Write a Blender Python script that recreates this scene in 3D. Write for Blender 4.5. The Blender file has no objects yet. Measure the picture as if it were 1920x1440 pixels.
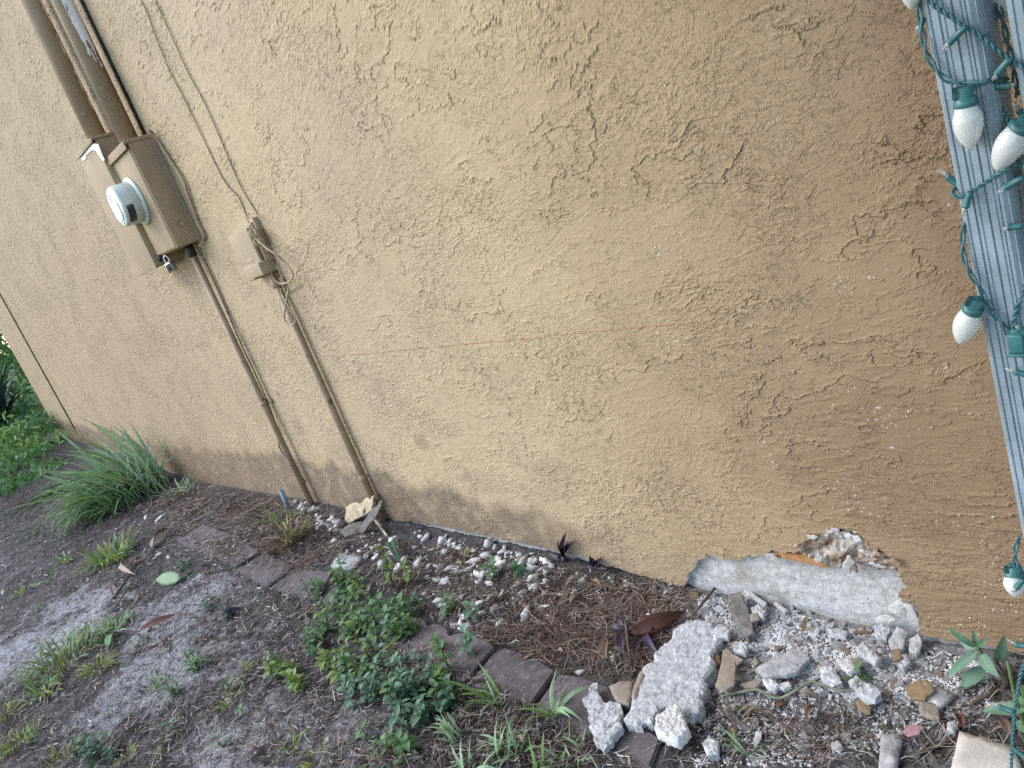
import bpy, bmesh, math, random
import numpy as np
from mathutils import Vector, Matrix, noise as mnoise, geometry as mgeo

S = bpy.context.scene
C = S.collection
R = math.radians
rnd = random.Random(11)

# ------------------------------------------------------------------ camera
CAM_D, CAM_H, FPX = 1.15, 1.085, 1450.0            # metres from the wall, above the ground; focal length in photo pixels
fw = Vector((-.7792, .5653, -.2704)).normalized()
rt = Vector((.6266, .7014, -.3394)); rt = (rt - rt.dot(fw) * fw).normalized()
dn = fw.cross(rt).normalized()
CAMP = Vector((0, -CAM_D, CAM_H))
cam = bpy.data.cameras.new('camera'); cam.sensor_fit = 'HORIZONTAL'; cam.sensor_width = 36
cam.lens = 36 * FPX / 1920; cam.clip_start = .02; cam.clip_end = 500
co = bpy.data.objects.new('camera', cam); C.objects.link(co)
up = -dn
co.matrix_world = Matrix(((rt.x, up.x, -fw.x, 0), (rt.y, up.y, -fw.y, -CAM_D), (rt.z, up.z, -fw.z, CAM_H), (0, 0, 0, 1)))
S.camera = co

# ------------------------------------------------------------------ sky, sun, exposure
SUN_TO = Vector((-.66, -.62, .80)).normalized()      # towards the sun
w = bpy.data.worlds.new('World'); S.world = w; w.use_nodes = True
nt = w.node_tree; nt.nodes.clear()
out = nt.nodes.new('ShaderNodeOutputWorld'); bg = nt.nodes.new('ShaderNodeBackground'); sk = nt.nodes.new('ShaderNodeTexSky')
sk.sky_type = 'NISHITA'; sk.sun_disc = False
sk.sun_elevation = math.asin(SUN_TO.z); sk.sun_rotation = math.atan2(SUN_TO.x, SUN_TO.y)
sk.air_density = 1.0; sk.dust_density = 1.2; sk.ozone_density = 1.6
nt.links.new(sk.outputs[0], bg.inputs[0]); bg.inputs[1].default_value = .15
nt.links.new(bg.outputs[0], out.inputs[0])
sl = bpy.data.lights.new('sun', 'SUN'); sl.energy = .60; sl.angle = R(42); sl.color = (1, .985, .96)
so = bpy.data.objects.new('sun', sl); C.objects.link(so); so.location = (-3, -4, 5)
so.rotation_euler = (-SUN_TO).to_track_quat('-Z', 'Y').to_euler()
S.view_settings.view_transform = 'Standard'; S.view_settings.look = 'None'
S.view_settings.gamma = 1; S.view_settings.use_curve_mapping = False
S.view_settings.exposure = 1.62
S.render.engine = 'CYCLES'
S.cycles.use_denoising = False; S.cycles.max_bounces = 6; S.cycles.transparent_max_bounces = 8

# ------------------------------------------------------------------ numpy noise
def _h(ix, iy, s):
    n = (ix.astype(np.int64) * 374761393 + iy.astype(np.int64) * 668265263 + s * 974634777) & 0x7fffffff
    n = ((n ^ (n >> 13)) * 1274126177) & 0x7fffffff
    n = (n ^ (n >> 16)) & 0xffff
    return n * (2 * math.pi / 65536.)
def pn(x, y, s=0):
    x = np.asarray(x, float); y = np.asarray(y, float)
    ix = np.floor(x); iy = np.floor(y); fx = x - ix; fy = y - iy
    ux = fx * fx * fx * (fx * (fx * 6 - 15) + 10); uy = fy * fy * fy * (fy * (fy * 6 - 15) + 10)
    def g(a, b):
        t = _h(ix + a, iy + b, s); return np.cos(t) * (fx - a) + np.sin(t) * (fy - b)
    a = g(0, 0); b = g(1, 0); c = g(0, 1); d = g(1, 1)
    return ((a + (b - a) * ux) * (1 - uy) + (c + (d - c) * ux) * uy) * 1.5
def fbm(x, y, s=0, o=4, g=.5, l=2.07):
    v = 0; a = 1.; t = 0
    for k in range(o):
        v = v + a * pn(x, y, s + k * 17); t += a; a *= g; x = x * l + 3.7; y = y * l - 1.3
    return v / t * 1.4
def sst(a, b, x):
    t = np.clip((x - a) / (b - a), 0, 1); return t * t * (3 - 2 * t)

# ------------------------------------------------------------------ pixel -> place
def ray(px, py):
    return rt * (px - 960) + dn * (py - 720) + fw * FPX
def W(px, py, off=0.):                 # on the plane of the wall, off metres out of it
    r = ray(px, py); t = (CAM_D - off) / r.y; return CAMP + r * t
def WX(px, py, x):                     # on the plane X = x
    r = ray(px, py); return CAMP + r * (x / r.x)
def YP(px, py, y):                     # on the plane Y = y
    r = ray(px, py); return CAMP + r * ((y + CAM_D) / r.y)
_md = None
BASE_PX = [(103, 812), (380, 905), (590, 940), (740, 977), (800, 991), (1000, 1034), (1100, 1058), (1290, 1106), (1480, 1152), (1600, 1186), (1740, 1216), (1900, 1236)]
_bw = [W(*p) for p in BASE_PX]; BX = np.array([p.x for p in _bw]); BZ = np.array([p.z for p in _bw])
def gh(x, y):                          # the height of the soil; it follows the foot of the wall
    x = np.asarray(x, float); y = np.asarray(y, float)
    h = np.interp(x, BX, BZ)
    h = h + (.016 * fbm(x * 2.1, y * 2.1, 5, 2) + .009 * fbm(x * 7, y * 7, 9, 3)) * np.clip(-y / .14, .15, 1)
    h = h + .020 * np.exp(-((x - MND[0]) / .26) ** 2 - ((y - MND[1] + .09) / .09) ** 2)     # the rubble heap
    h = h - .03 * sst(.45, 1.5, -y)
    return h
MND = (-.75, -.10)
def G(px, py, dz=0.):
    r = ray(px, py); z = dz
    for _ in range(4):
        t = (z - CAM_H) / r.z; p = CAMP + r * t; z = float(gh(p.x, min(p.y, 0))) + dz
    return CAMP + r * ((z - CAM_H) / r.z)
MNDP = G(1560, 1170); MND = (MNDP.x, MNDP.y)
def pxsize(p):                         # metres of one photo pixel at p
    return (p - CAMP).dot(fw) / FPX

# ------------------------------------------------------------------ materials
def mat(name, col, rough=.8, var=.15, scale=30, bump=0., bscale=200, spec=.3, metal=0., objvar=0., transl=0., col2=None, attr=None, trans=0., ior=1.45, speck=None, stain=None):
    m = bpy.data.materials.new(name); m.use_nodes = True; t = m.node_tree; N = t.nodes; L = t.links
    b = N['Principled BSDF']; b.inputs['Roughness'].default_value = rough; b.inputs['Metallic'].default_value = metal
    b.inputs['Specular IOR Level'].default_value = spec
    tc = N.new('ShaderNodeTexCoord')
    nz = N.new('ShaderNodeTexNoise'); nz.inputs['Scale'].default_value = scale; nz.inputs['Detail'].default_value = 5; nz.inputs['Roughness'].default_value = .62
    L.new(tc.outputs['Object'], nz.inputs['Vector'])
    if objvar:
        oi = N.new('ShaderNodeObjectInfo'); va = N.new('ShaderNodeVectorMath'); va.operation = 'ADD'
        sc = N.new('ShaderNodeMath'); sc.operation = 'MULTIPLY'; sc.inputs[1].default_value = 37.
        L.new(oi.outputs['Random'], sc.inputs[0]); L.new(tc.outputs['Object'], va.inputs[0]); L.new(sc.outputs[0], va.inputs[1]); L.new(va.outputs[0], nz.inputs['Vector'])
    rp = N.new('ShaderNodeValToRGB'); L.new(nz.outputs['Fac'], rp.inputs[0])
    c2 = col2 or tuple(min(1, c * (1 + var)) for c in col); c1 = col if col2 else tuple(c * (1 - var) for c in col)
    rp.color_ramp.elements[0].position = .34; rp.color_ramp.elements[0].color = (*c1, 1)
    rp.color_ramp.elements[1].position = .66; rp.color_ramp.elements[1].color = (*c2, 1)
    o = rp.outputs[0]
    if objvar:
        hs = N.new('ShaderNodeHueSaturation'); mr = N.new('ShaderNodeMapRange')
        L.new(oi.outputs['Random'], mr.inputs[0]); mr.inputs[3].default_value = 1 - objvar; mr.inputs[4].default_value = 1 + objvar
        L.new(mr.outputs[0], hs.inputs['Value']); L.new(o, hs.inputs['Color']); o = hs.outputs[0]
    if attr:
        at = N.new('ShaderNodeAttribute'); at.attribute_name = attr; mx = N.new('ShaderNodeMix'); mx.data_type = 'RGBA'; mx.blend_type = 'MULTIPLY'; mx.inputs[0].default_value = 1
        L.new(o, mx.inputs[6]); L.new(at.outputs['Color'], mx.inputs[7]); o = mx.outputs[2]
    if speck:
        n2 = N.new('ShaderNodeTexNoise'); n2.inputs['Scale'].default_value = speck[1]; n2.inputs['Detail'].default_value = 3
        L.new(tc.outputs['Object'], n2.inputs['Vector'])
        mr2 = N.new('ShaderNodeMapRange'); mr2.inputs[1].default_value = speck[2]; mr2.inputs[2].default_value = speck[2] + .05; L.new(n2.outputs['Fac'], mr2.inputs[0])
        m2 = N.new('ShaderNodeMix'); m2.data_type = 'RGBA'; L.new(mr2.outputs[0], m2.inputs[0]); L.new(o, m2.inputs[6]); m2.inputs[7].default_value = (*speck[0], 1); o = m2.outputs[2]
    if stain:
        n3 = N.new('ShaderNodeTexNoise'); n3.inputs['Scale'].default_value = stain[1]; n3.inputs['Detail'].default_value = 6; n3.inputs['Roughness'].default_value = .7; n3.inputs['Distortion'].default_value = .6
        L.new(tc.outputs['Object'], n3.inputs['Vector']); mr3 = N.new('ShaderNodeMapRange'); mr3.inputs[1].default_value = stain[2]; mr3.inputs[2].default_value = stain[2] + .16; mr3.inputs[4].default_value = stain[3]; L.new(n3.outputs['Fac'], mr3.inputs[0])
        m3 = N.new('ShaderNodeMix'); m3.data_type = 'RGBA'; L.new(mr3.outputs[0], m3.inputs[0]); L.new(o, m3.inputs[6]); m3.inputs[7].default_value = (*stain[0], 1); o = m3.outputs[2]
    L.new(o, b.inputs['Base Color'])
    if trans:
        b.inputs['Transmission Weight'].default_value = trans; b.inputs['IOR'].default_value = ior
    if bump:
        bz = N.new('ShaderNodeTexNoise'); bz.inputs['Scale'].default_value = bscale; bz.inputs['Detail'].default_value = 4
        L.new(tc.outputs['Object'], bz.inputs['Vector']); bp = N.new('ShaderNodeBump'); bp.inputs['Strength'].default_value = bump; bp.inputs['Distance'].default_value = .003
        L.new(bz.outputs['Fac'], bp.inputs['Height']); L.new(bp.outputs[0], b.inputs['Normal'])
    if transl:
        tr = N.new('ShaderNodeBsdfTranslucent'); ms = N.new('ShaderNodeMixShader'); ms.inputs[0].default_value = transl
        L.new(o, tr.inputs[0]); L.new(b.outputs[0], ms.inputs[1]); L.new(tr.outputs[0], ms.inputs[2]); L.new(ms.outputs[0], N['Material Output'].inputs[0])
    return m

# ------------------------------------------------------------------ objects
def tag(o, label=None, cat=None, group=None, kind=None):
    if label: o['label'] = label
    if cat: o['category'] = cat
    if group: o['group'] = group
    if kind: o['kind'] = kind
    return o
def worldloc(o):
    v = Vector((0, 0, 0))
    while o: v = v + o.location; o = o.parent
    return v
def mk(name, V, F, m=None, smooth=True):
    me = bpy.data.meshes.new(name); me.from_pydata([tuple(v) for v in V], [], F)
    if m:
        for q in (m if isinstance(m, (list, tuple)) else [m]): me.materials.append(q)
    if smooth: me.polygons.foreach_set('use_smooth', [True] * len(me.polygons))
    me.update(); return me
def obj(name, me, parent=None, loc=None):
    o = bpy.data.objects.new(name, me); C.objects.link(o)
    if parent: o.parent = parent
    if loc is not None: o.location = loc
    return o
def part(name, VF, m, parent=None, smooth=True, midx=None):      # VF in world coordinates; the origin is the thing's own, or the middle of the shape
    V, F = VF
    V = [Vector(v) for v in V]
    if parent: base = worldloc(parent)
    else: base = sum(V, Vector()) / len(V)
    me = mk(name, [v - base for v in V], F, m, smooth)
    if midx: me.polygons.foreach_set('material_index', midx)
    o = obj(name, me, parent, None if parent else base)
    return o
def thing(name, loc, label, cat, group=None):
    o = bpy.data.objects.new(name, None); C.objects.link(o); o.location = loc; o.empty_display_size = .05
    return tag(o, label, cat, group)
def npmesh(name, V, Q, m, smooth=True):                           # big quad meshes
    me = bpy.data.meshes.new(name); nq = len(Q)
    me.vertices.add(len(V)); me.vertices.foreach_set('co', np.ascontiguousarray(V, dtype=np.float32).ravel())
    me.loops.add(nq * 4); me.loops.foreach_set('vertex_index', np.ascontiguousarray(Q, dtype=np.int32).ravel())
    me.polygons.add(nq); me.polygons.foreach_set('loop_start', np.arange(0, nq * 4, 4, dtype=np.int32))
    me.polygons.foreach_set('use_smooth', np.full(nq, smooth))
    for q in (m if isinstance(m, (list, tuple)) else [m]): me.materials.append(q)
    me.update(calc_edges=True); me.validate(); return me
def cattr(me, name, rgb):
    a = me.color_attributes.new(name, 'FLOAT_COLOR', 'POINT'); n = len(me.vertices)
    c = np.ones((n, 4), np.float32); c[:, :3] = rgb; a.data.foreach_set('color', c.ravel())

# ------------------------------------------------------------------ shapes (each returns V, F)
def join(*vfs):
    V = []; F = []
    for v, f in vfs:
        n = len(V); V += list(v); F += [tuple(i + n for i in q) for q in f]
    return V, F
def catmull(P, n=8):
    P = [Vector(p) for p in P]; Q = [P[0] * 2 - P[1]] + P + [P[-1] * 2 - P[-2]]; o = []
    for i in range(1, len(Q) - 2):
        a, b, c, d = Q[i - 1:i + 3]
        for k in range(n):
            t = k / n
            o.append(.5 * ((2 * b) + (c - a) * t + (2 * a - 5 * b + 4 * c - d) * t * t + (3 * b - a - 3 * c + d) * t ** 3))
    o.append(P[-1]); return o
def frames(P):
    T = []
    for i in range(len(P)):
        a = P[max(i - 1, 0)]; b = P[min(i + 1, len(P) - 1)]; T.append((b - a).normalized())
    u = T[0].orthogonal().normalized(); Fm = []
    for t in T:
        u = (u - u.dot(t) * t)
        u = u.normalized() if u.length > 1e-6 else t.orthogonal().normalized()
        Fm.append((u, t.cross(u)))
    return Fm
def tube(P, r, n=8, cap=True):
    P = [Vector(p) for p in P]; Fm = frames(P); V = []; F = []
    for i, p in enumerate(P):
        q = r[i] if isinstance(r, (list, tuple)) else r
        for k in range(n):
            a = 2 * math.pi * k / n; V.append(p + (Fm[i][0] * math.cos(a) + Fm[i][1] * math.sin(a)) * q)
    for i in range(len(P) - 1):
        for k in range(n):
            F.append((i * n + k, i * n + (k + 1) % n, (i + 1) * n + (k + 1) % n, (i + 1) * n + k))
    if cap:
        F.append(tuple(range(n))[::-1]); F.append(tuple((len(P) - 1) * n + k for k in range(n)))
    return V, F
def twisted(P, r, off, pitch, strands=2, n=5, step=.0035, smooth=8):
    P = catmull(P, smooth); o = [P[0]]; acc = 0
    for a, b in zip(P, P[1:]):
        d = (b - a).length; k = max(1, int(d / step))
        for j in range(1, k + 1): o.append(a.lerp(b, j / k))
    Fm = frames(o); s = [0]
    for a, b in zip(o, o[1:]): s.append(s[-1] + (b - a).length)
    parts = []
    for q in range(strands):
        pts = []
        for i, p in enumerate(o):
            a = 2 * math.pi * (s[i] / pitch + q / strands); pts.append(p + (Fm[i][0] * math.cos(a) + Fm[i][1] * math.sin(a)) * off)
        parts.append(tube(pts, r, n))
    return join(*parts)
def lathe(prof, base, axis, n=16, cap=True):
    axis = Vector(axis).normalized(); u = axis.orthogonal().normalized(); v = axis.cross(u); base = Vector(base); V = []; F = []
    for r, h in prof:
        for k in range(n):
            a = 2 * math.pi * k / n; V.append(base + axis * h + (u * math.cos(a) + v * math.sin(a)) * r)
    for i in range(len(prof) - 1):
        for k in range(n): F.append((i * n + k, i * n + (k + 1) % n, (i + 1) * n + (k + 1) % n, (i + 1) * n + k))
    if cap:
        F.append(tuple(range(n))[::-1]); F.append(tuple((len(prof) - 1) * n + k for k in range(n)))
    return V, F
def bbox(c, ux, uy, uz, bev=0., seg=2):                         # bevelled box: centre and three half axes
    bm = bmesh.new(); bmesh.ops.create_cube(bm, size=2)
    M = Matrix((ux, uy, uz)).transposed()
    for v in bm.verts: v.co = M @ v.co + Vector(c)
    if bev: bmesh.ops.bevel(bm, geom=bm.edges[:], offset=bev, segments=seg, affect='EDGES', profile=.6)
    bmesh.ops.recalc_face_normals(bm, faces=bm.faces[:])
    bm.verts.index_update(); r = ([v.co.copy() for v in bm.verts], [tuple(v.index for v in f.verts) for f in bm.faces]); bm.free(); return r
def abox(x0, x1, y0, y1, z0, z1, bev=0., seg=2):
    return bbox(((x0 + x1) / 2, (y0 + y1) / 2, (z0 + z1) / 2), Vector(((x1 - x0) / 2, 0, 0)), Vector((0, (y1 - y0) / 2, 0)), Vector((0, 0, (z1 - z0) / 2)), bev, seg)
def prism(P, d):
    P = [Vector(p) for p in P]; d = Vector(d); n = len(P); V = P + [p + d for p in P]
    F = [tuple(range(n)), tuple(range(2 * n - 1, n - 1, -1))] + [(i, i + n, (i + 1) % n + n, (i + 1) % n) for i in range(n)]
    return V, F
def slab(P, th, seed=0, jag=.12, rough=.15, fine=9, sub=3, freq=3.):   # broken flat piece: outline P (flat, normal +Z), thickness th, about `fine` grid cells across
    P = [Vector((p[0], p[1], 0)) for p in P]; r = random.Random(seed)
    O = []; size0 = max(max(p.x for p in P) - min(p.x for p in P), max(p.y for p in P) - min(p.y for p in P))
    for i, p in enumerate(P):
        q = P[(i + 1) % len(P)]; d = (q - p); nrm = Vector((-d.y, d.x, 0))
        for k in range(sub):
            v = p.lerp(q, k / sub)
            w3 = v * (3.2 / size0) + Vector((seed * 2.3, seed * .7, 0)); e_ = mnoise.noise(w3) * .20 + mnoise.noise(w3 * 2.9) * .14 + mnoise.noise(w3 * 7.5) * .08
            v = v + nrm.normalized() * size0 * jag * e_ + d * (r.uniform(-.25, .25) / sub if k else 0)
            O.append(v)
    x0, x1 = min(v.x for v in O), max(v.x for v in O); y0, y1 = min(v.y for v in O), max(v.y for v in O)
    st = max(x1 - x0, y1 - y0) / fine; pin = []; PO_ = [(v.x, v.y) for v in O]
    y = y0 + st / 2
    while y < y1:
        x = x0 + st * .5
        while x < x1:
            a, b = x + r.uniform(-.3, .3) * st, y + r.uniform(-.3, .3) * st
            if bool(inpoly(a, b, PO_)) and min((Vector((a, b, 0)) - v).length for v in O) > st * .45: pin.append((a, b))
            x += st
        y += st
    n = len(O); co_ = [Vector(v) for v in PO_] + [Vector(v) for v in pin]
    vs, es, fs, *_ = mgeo.delaunay_2d_cdt(co_, [(i, (i + 1) % n) for i in range(n)], [], 1, 1e-7)
    size = max(x1 - x0, y1 - y0); V = []; F = []; m = len(vs)
    cnt = {}
    for f in fs:
        for i in range(len(f)):
            e = (f[i], f[(i + 1) % len(f)]); cnt[tuple(sorted(e))] = cnt.get(tuple(sorted(e)), 0) + 1
    rim = {k for e, c in cnt.items() if c == 1 for k in e}
    for s in (1, -1):
        for i, v in enumerate(vs):
            q = Vector((v[0], v[1], 0)) * (freq / size) + Vector((seed * 3.1, s * 5., 0))
            h = mnoise.noise(q) * .6 + mnoise.noise(q * 2.7) * .5 + mnoise.noise(q * 6.) * .35
            V.append(Vector((v[0], v[1], s * th * .5 * ((.72 if i in rim else 1.) + h * rough * 2))))
    for f in fs:
        F.append(tuple(f)); F.append(tuple(i + m for i in reversed(f)))
    for f in fs:
        for i in range(len(f)):
            e = (f[i], f[(i + 1) % len(f)])
            if cnt[tuple(sorted(e))] == 1: F.append((e[1], e[0], e[0] + m, e[1] + m))
    return V, F
def stone(seed, sub=2, sx=1, sy=.75, sz=.5, rough=.25, fr=1.3):
    bm = bmesh.new(); bmesh.ops.create_icosphere(bm, subdivisions=sub, radius=1)
    o = Vector((seed * 7.3, seed * 1.9, seed * 4.1))
    for v in bm.verts:
        d = 1 + rough * mnoise.noise(v.co * fr + o) + rough * .5 * mnoise.noise(v.co * fr * 2.3 + o)
        v.co = Vector((v.co.x * sx, v.co.y * sy, v.co.z * sz)) * d
    r = ([v.co.copy() for v in bm.verts], [tuple(x.index for x in f.verts) for f in bm.faces]); bm.free(); return r
def leafshape(L, Wd, fold=.25, droop=.3, curl=0., n=6, tip=1.0, seed=0):           # along +X, flat in XY
    V = []; F = []; r = random.Random(seed)
    for i in range(n + 1):
        t = i / n; wv = Wd * .5 * (math.sin(math.pi * min(t ** .75, 1)) ** .8 if 0 < t < 1 else .02) * (1 if t < .6 else (1 - (t - .6) * .35 * tip))
        x = L * t; z = -droop * L * t * t + curl * L * math.sin(t * 3.1)
        for s in (-1, -.5, 0, .5, 1):
            V.append(Vector((x, s * wv, z + abs(s) * wv * fold + r.uniform(-1, 1) * Wd * .02)))
    for i in range(n):
        for k in range(4): F.append((i * 5 + k, i * 5 + k + 1, i * 5 + 6 + k, i * 5 + 5 + k))
    return V, F
def bladeshape(L, Wd, bend, n=7, fold=.35, twist=0., lean=0.):                       # from the origin up +Z, bending towards +X
    V = []; F = []; p = Vector((0, 0, 0)); a = lean
    for i in range(n + 1):
        t = i / n; wv = Wd * .5 * (.55 + .9 * t if t < .45 else .955 * (1 - ((t - .45) / .55) ** 1.7)); wv = max(wv, Wd * .015)
        tw = twist * t; sx = Vector((-math.cos(a) * math.sin(tw), math.cos(tw), math.sin(a) * math.sin(tw)))
        nr = Vector((-math.cos(a), 0, math.sin(a)))
        V += [p - sx * wv + nr * wv * fold, p.copy(), p + sx * wv + nr * wv * fold]
        a = lean + bend * ((i + 1) / n) ** 1.3
        p = p + Vector((math.sin(a), 0, math.cos(a))) * (L / n)
    for i in range(n):
        for k in range(2): F.append((i * 3 + k, i * 3 + k + 1, i * 3 + 4 + k, i * 3 + 3 + k))
    return V, F
def xf(VF, M): return [M @ Vector(v) for v in VF[0]], VF[1]
def ROT(x=0, y=0, z=0): return Matrix.Rotation(z, 4, 'Z') @ Matrix.Rotation(y, 4, 'Y') @ Matrix.Rotation(x, 4, 'X')
def inpoly(x, y, P):
    x = np.asarray(x, float); y = np.asarray(y, float); r = np.zeros(np.broadcast(x, y).shape, bool); n = len(P)
    for i in range(n):
        x0, y0 = P[i]; x1, y1 = P[(i + 1) % n]
        if y0 == y1: continue
        r ^= ((y0 > y) != (y1 > y)) & (x < (x1 - x0) * (y - y0) / (y1 - y0) + x0)
    return r

# ================================================================== THE WALL
XC = W(104, 802).x                                     # far corner of the house
def stucco_material():
    m = bpy.data.materials.new('tan_painted_stucco'); m.use_nodes = True; t = m.node_tree; N = t.nodes; L = t.links
    b = N['Principled BSDF']; b.inputs['Roughness'].default_value = .7; b.inputs["Specular IOR Level"].default_value = .15
    tc = N.new('ShaderNodeTexCoord')
    def noise(s, d, r=.6):
        n = N.new('ShaderNodeTexNoise'); n.inputs['Scale'].default_value = s; n.inputs['Detail'].default_value = d; n.inputs['Roughness'].default_value = r
        L.new(tc.outputs['Object'], n.inputs['Vector']); return n.outputs['Fac']
    def ramp(f, a, ca, c, cc):
        r = N.new('ShaderNodeValToRGB'); r.color_ramp.elements[0].position = a; r.color_ramp.elements[0].color = (*ca, 1)
        r.color_ramp.elements[1].position = c; r.color_ramp.elements[1].color = (*cc, 1); L.new(f, r.inputs[0]); return r.outputs[0]
    def mix(f, a, c):
        x = N.new('ShaderNodeMix'); x.data_type = 'RGBA'
        if hasattr(f, 'is_linked') or not isinstance(f, float): L.new(f, x.inputs[0])
        else: x.inputs[0].default_value = f
        L.new(a, x.inputs[6])
        if isinstance(c, tuple): x.inputs[7].default_value = (*c, 1)
        else: L.new(c, x.inputs[7])
        return x.outputs[2]
    base = ramp(noise(.9, 3), .36, (.410, .314, .200), .64, (.478, .367, .218))
    fine = ramp(noise(14, 6), .3, (.384, .295, .188), .7, (.480, .372, .238))
    c = mix(.45, base, fine)
    at = N.new('ShaderNodeAttribute'); at.attribute_name = 'wear_shade'
    sp = N.new('ShaderNodeSeparateColor'); L.new(at.outputs['Color'], sp.inputs[0])
    c = mix(sp.outputs[0], c, (.175, .130, .090))         # splashed dirt, and painted shade under the ledges
    c = mix(sp.outputs[2], c, (.245, .163, .096))         # damp, browner paint, and painted shade towards both ends
    c = mix(sp.outputs[1], c, (.62, .60, .55))            # chipped paint
    L.new(c, b.inputs['Base Color'])
    # crisp crust and grit too fine for the mesh
    mp = N.new('ShaderNodeMapping'); mp.inputs['Scale'].default_value = (.68, 1, 1); L.new(tc.outputs['Object'], mp.inputs['Vector'])
    def crust(sc_, d, lo, hi, wt):
        n = N.new('ShaderNodeTexNoise'); n.inputs['Scale'].default_value = sc_; n.inputs['Detail'].default_value = d; n.inputs['Roughness'].default_value = .6; n.inputs['Distortion'].default_value = .35
        L.new(mp.outputs[0], n.inputs['Vector']); r = N.new('ShaderNodeMapRange'); r.interpolation_type = 'SMOOTHSTEP'; r.inputs[1].default_value = lo; r.inputs[2].default_value = hi; r.inputs[4].default_value = wt
        L.new(n.outputs['Fac'], r.inputs[0]); return r.outputs[0]
    def math_(op, a_, b_):
        n = N.new('ShaderNodeMath'); n.operation = op
        for k_, v_ in enumerate((a_, b_)):
            if isinstance(v_, float): n.inputs[k_].default_value = v_
            else: L.new(v_, n.inputs[k_])
        return n.outputs[0]
    patch = crust(4.2, 4, .47, .57, 1.)
    hgt = math_('MULTIPLY', math_('ADD', crust(74, 4, .57, .59, 1.), crust(150, 3, .56, .59, .8)), math_('ADD', math_('MULTIPLY', patch, .92), .08))
    hgt = math_('ADD', hgt, math_('ADD', math_('MULTIPLY', noise(420, 3, .6), .40), crust(30, 6, .60, .61, .8)))
    bp = N.new('ShaderNodeBump'); bp.inputs['Strength'].default_value = 1.; bp.inputs['Distance'].default_value = .0012
    L.new(hgt, bp.inputs['Height']); L.new(bp.outputs[0], b.inputs['Normal'])
    return m
MST = stucco_material()
MPLASTER = mat('broken_plaster', (.50, .48, .44), .9, .2, 60, .4, 300, objvar=0)
MCONC = mat('old_concrete', (.33, .327, .315), .9, 0, 60, .7, 180, col2=(.53, .525, .51), speck=((.25, .235, .21), 85, .64), stain=((.26, .235, .20), 12, .47, .75))

HOLE_PX = [(1284, 1096), (1290, 1080), (1303, 1060), (1312, 1050), (1325, 1047), (1323, 1037), (1342, 1047), (1363, 1049), (1393, 1049), (1407, 1040), (1437, 1043), (1442, 1031),
           (1470, 1037), (1493, 1035), (1500, 1020), (1517, 1006), (1550, 997), (1570, 991), (1610, 997), (1623, 1020), (1653, 1038), (1685, 1050), (1684, 1064), (1691, 1080),
           (1698, 1101), (1684, 1110), (1693, 1123), (1717, 1134), (1722, 1160), (1725, 1190), (1728, 1215), (1700, 1290), (1270, 1160)]
HOLE = [(W(*p).x, W(*p).z) for p in HOLE_PX]

# columns about one picture pixel apart, rows 2.6 mm apart near the ground
th = np.linspace(math.atan(XC / CAM_D), math.atan(.42 / CAM_D), 1520)
xs = np.tan(th) * CAM_D; xs[0] = XC; nx = len(xs)
zs = np.concatenate([np.arange(-.27, -.06, .02), np.arange(-.06, 1.12, .0021), np.arange(1.12, 2.95, .0046)]); nz = len(zs)
X, Z = np.meshgrid(xs, zs)
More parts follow.
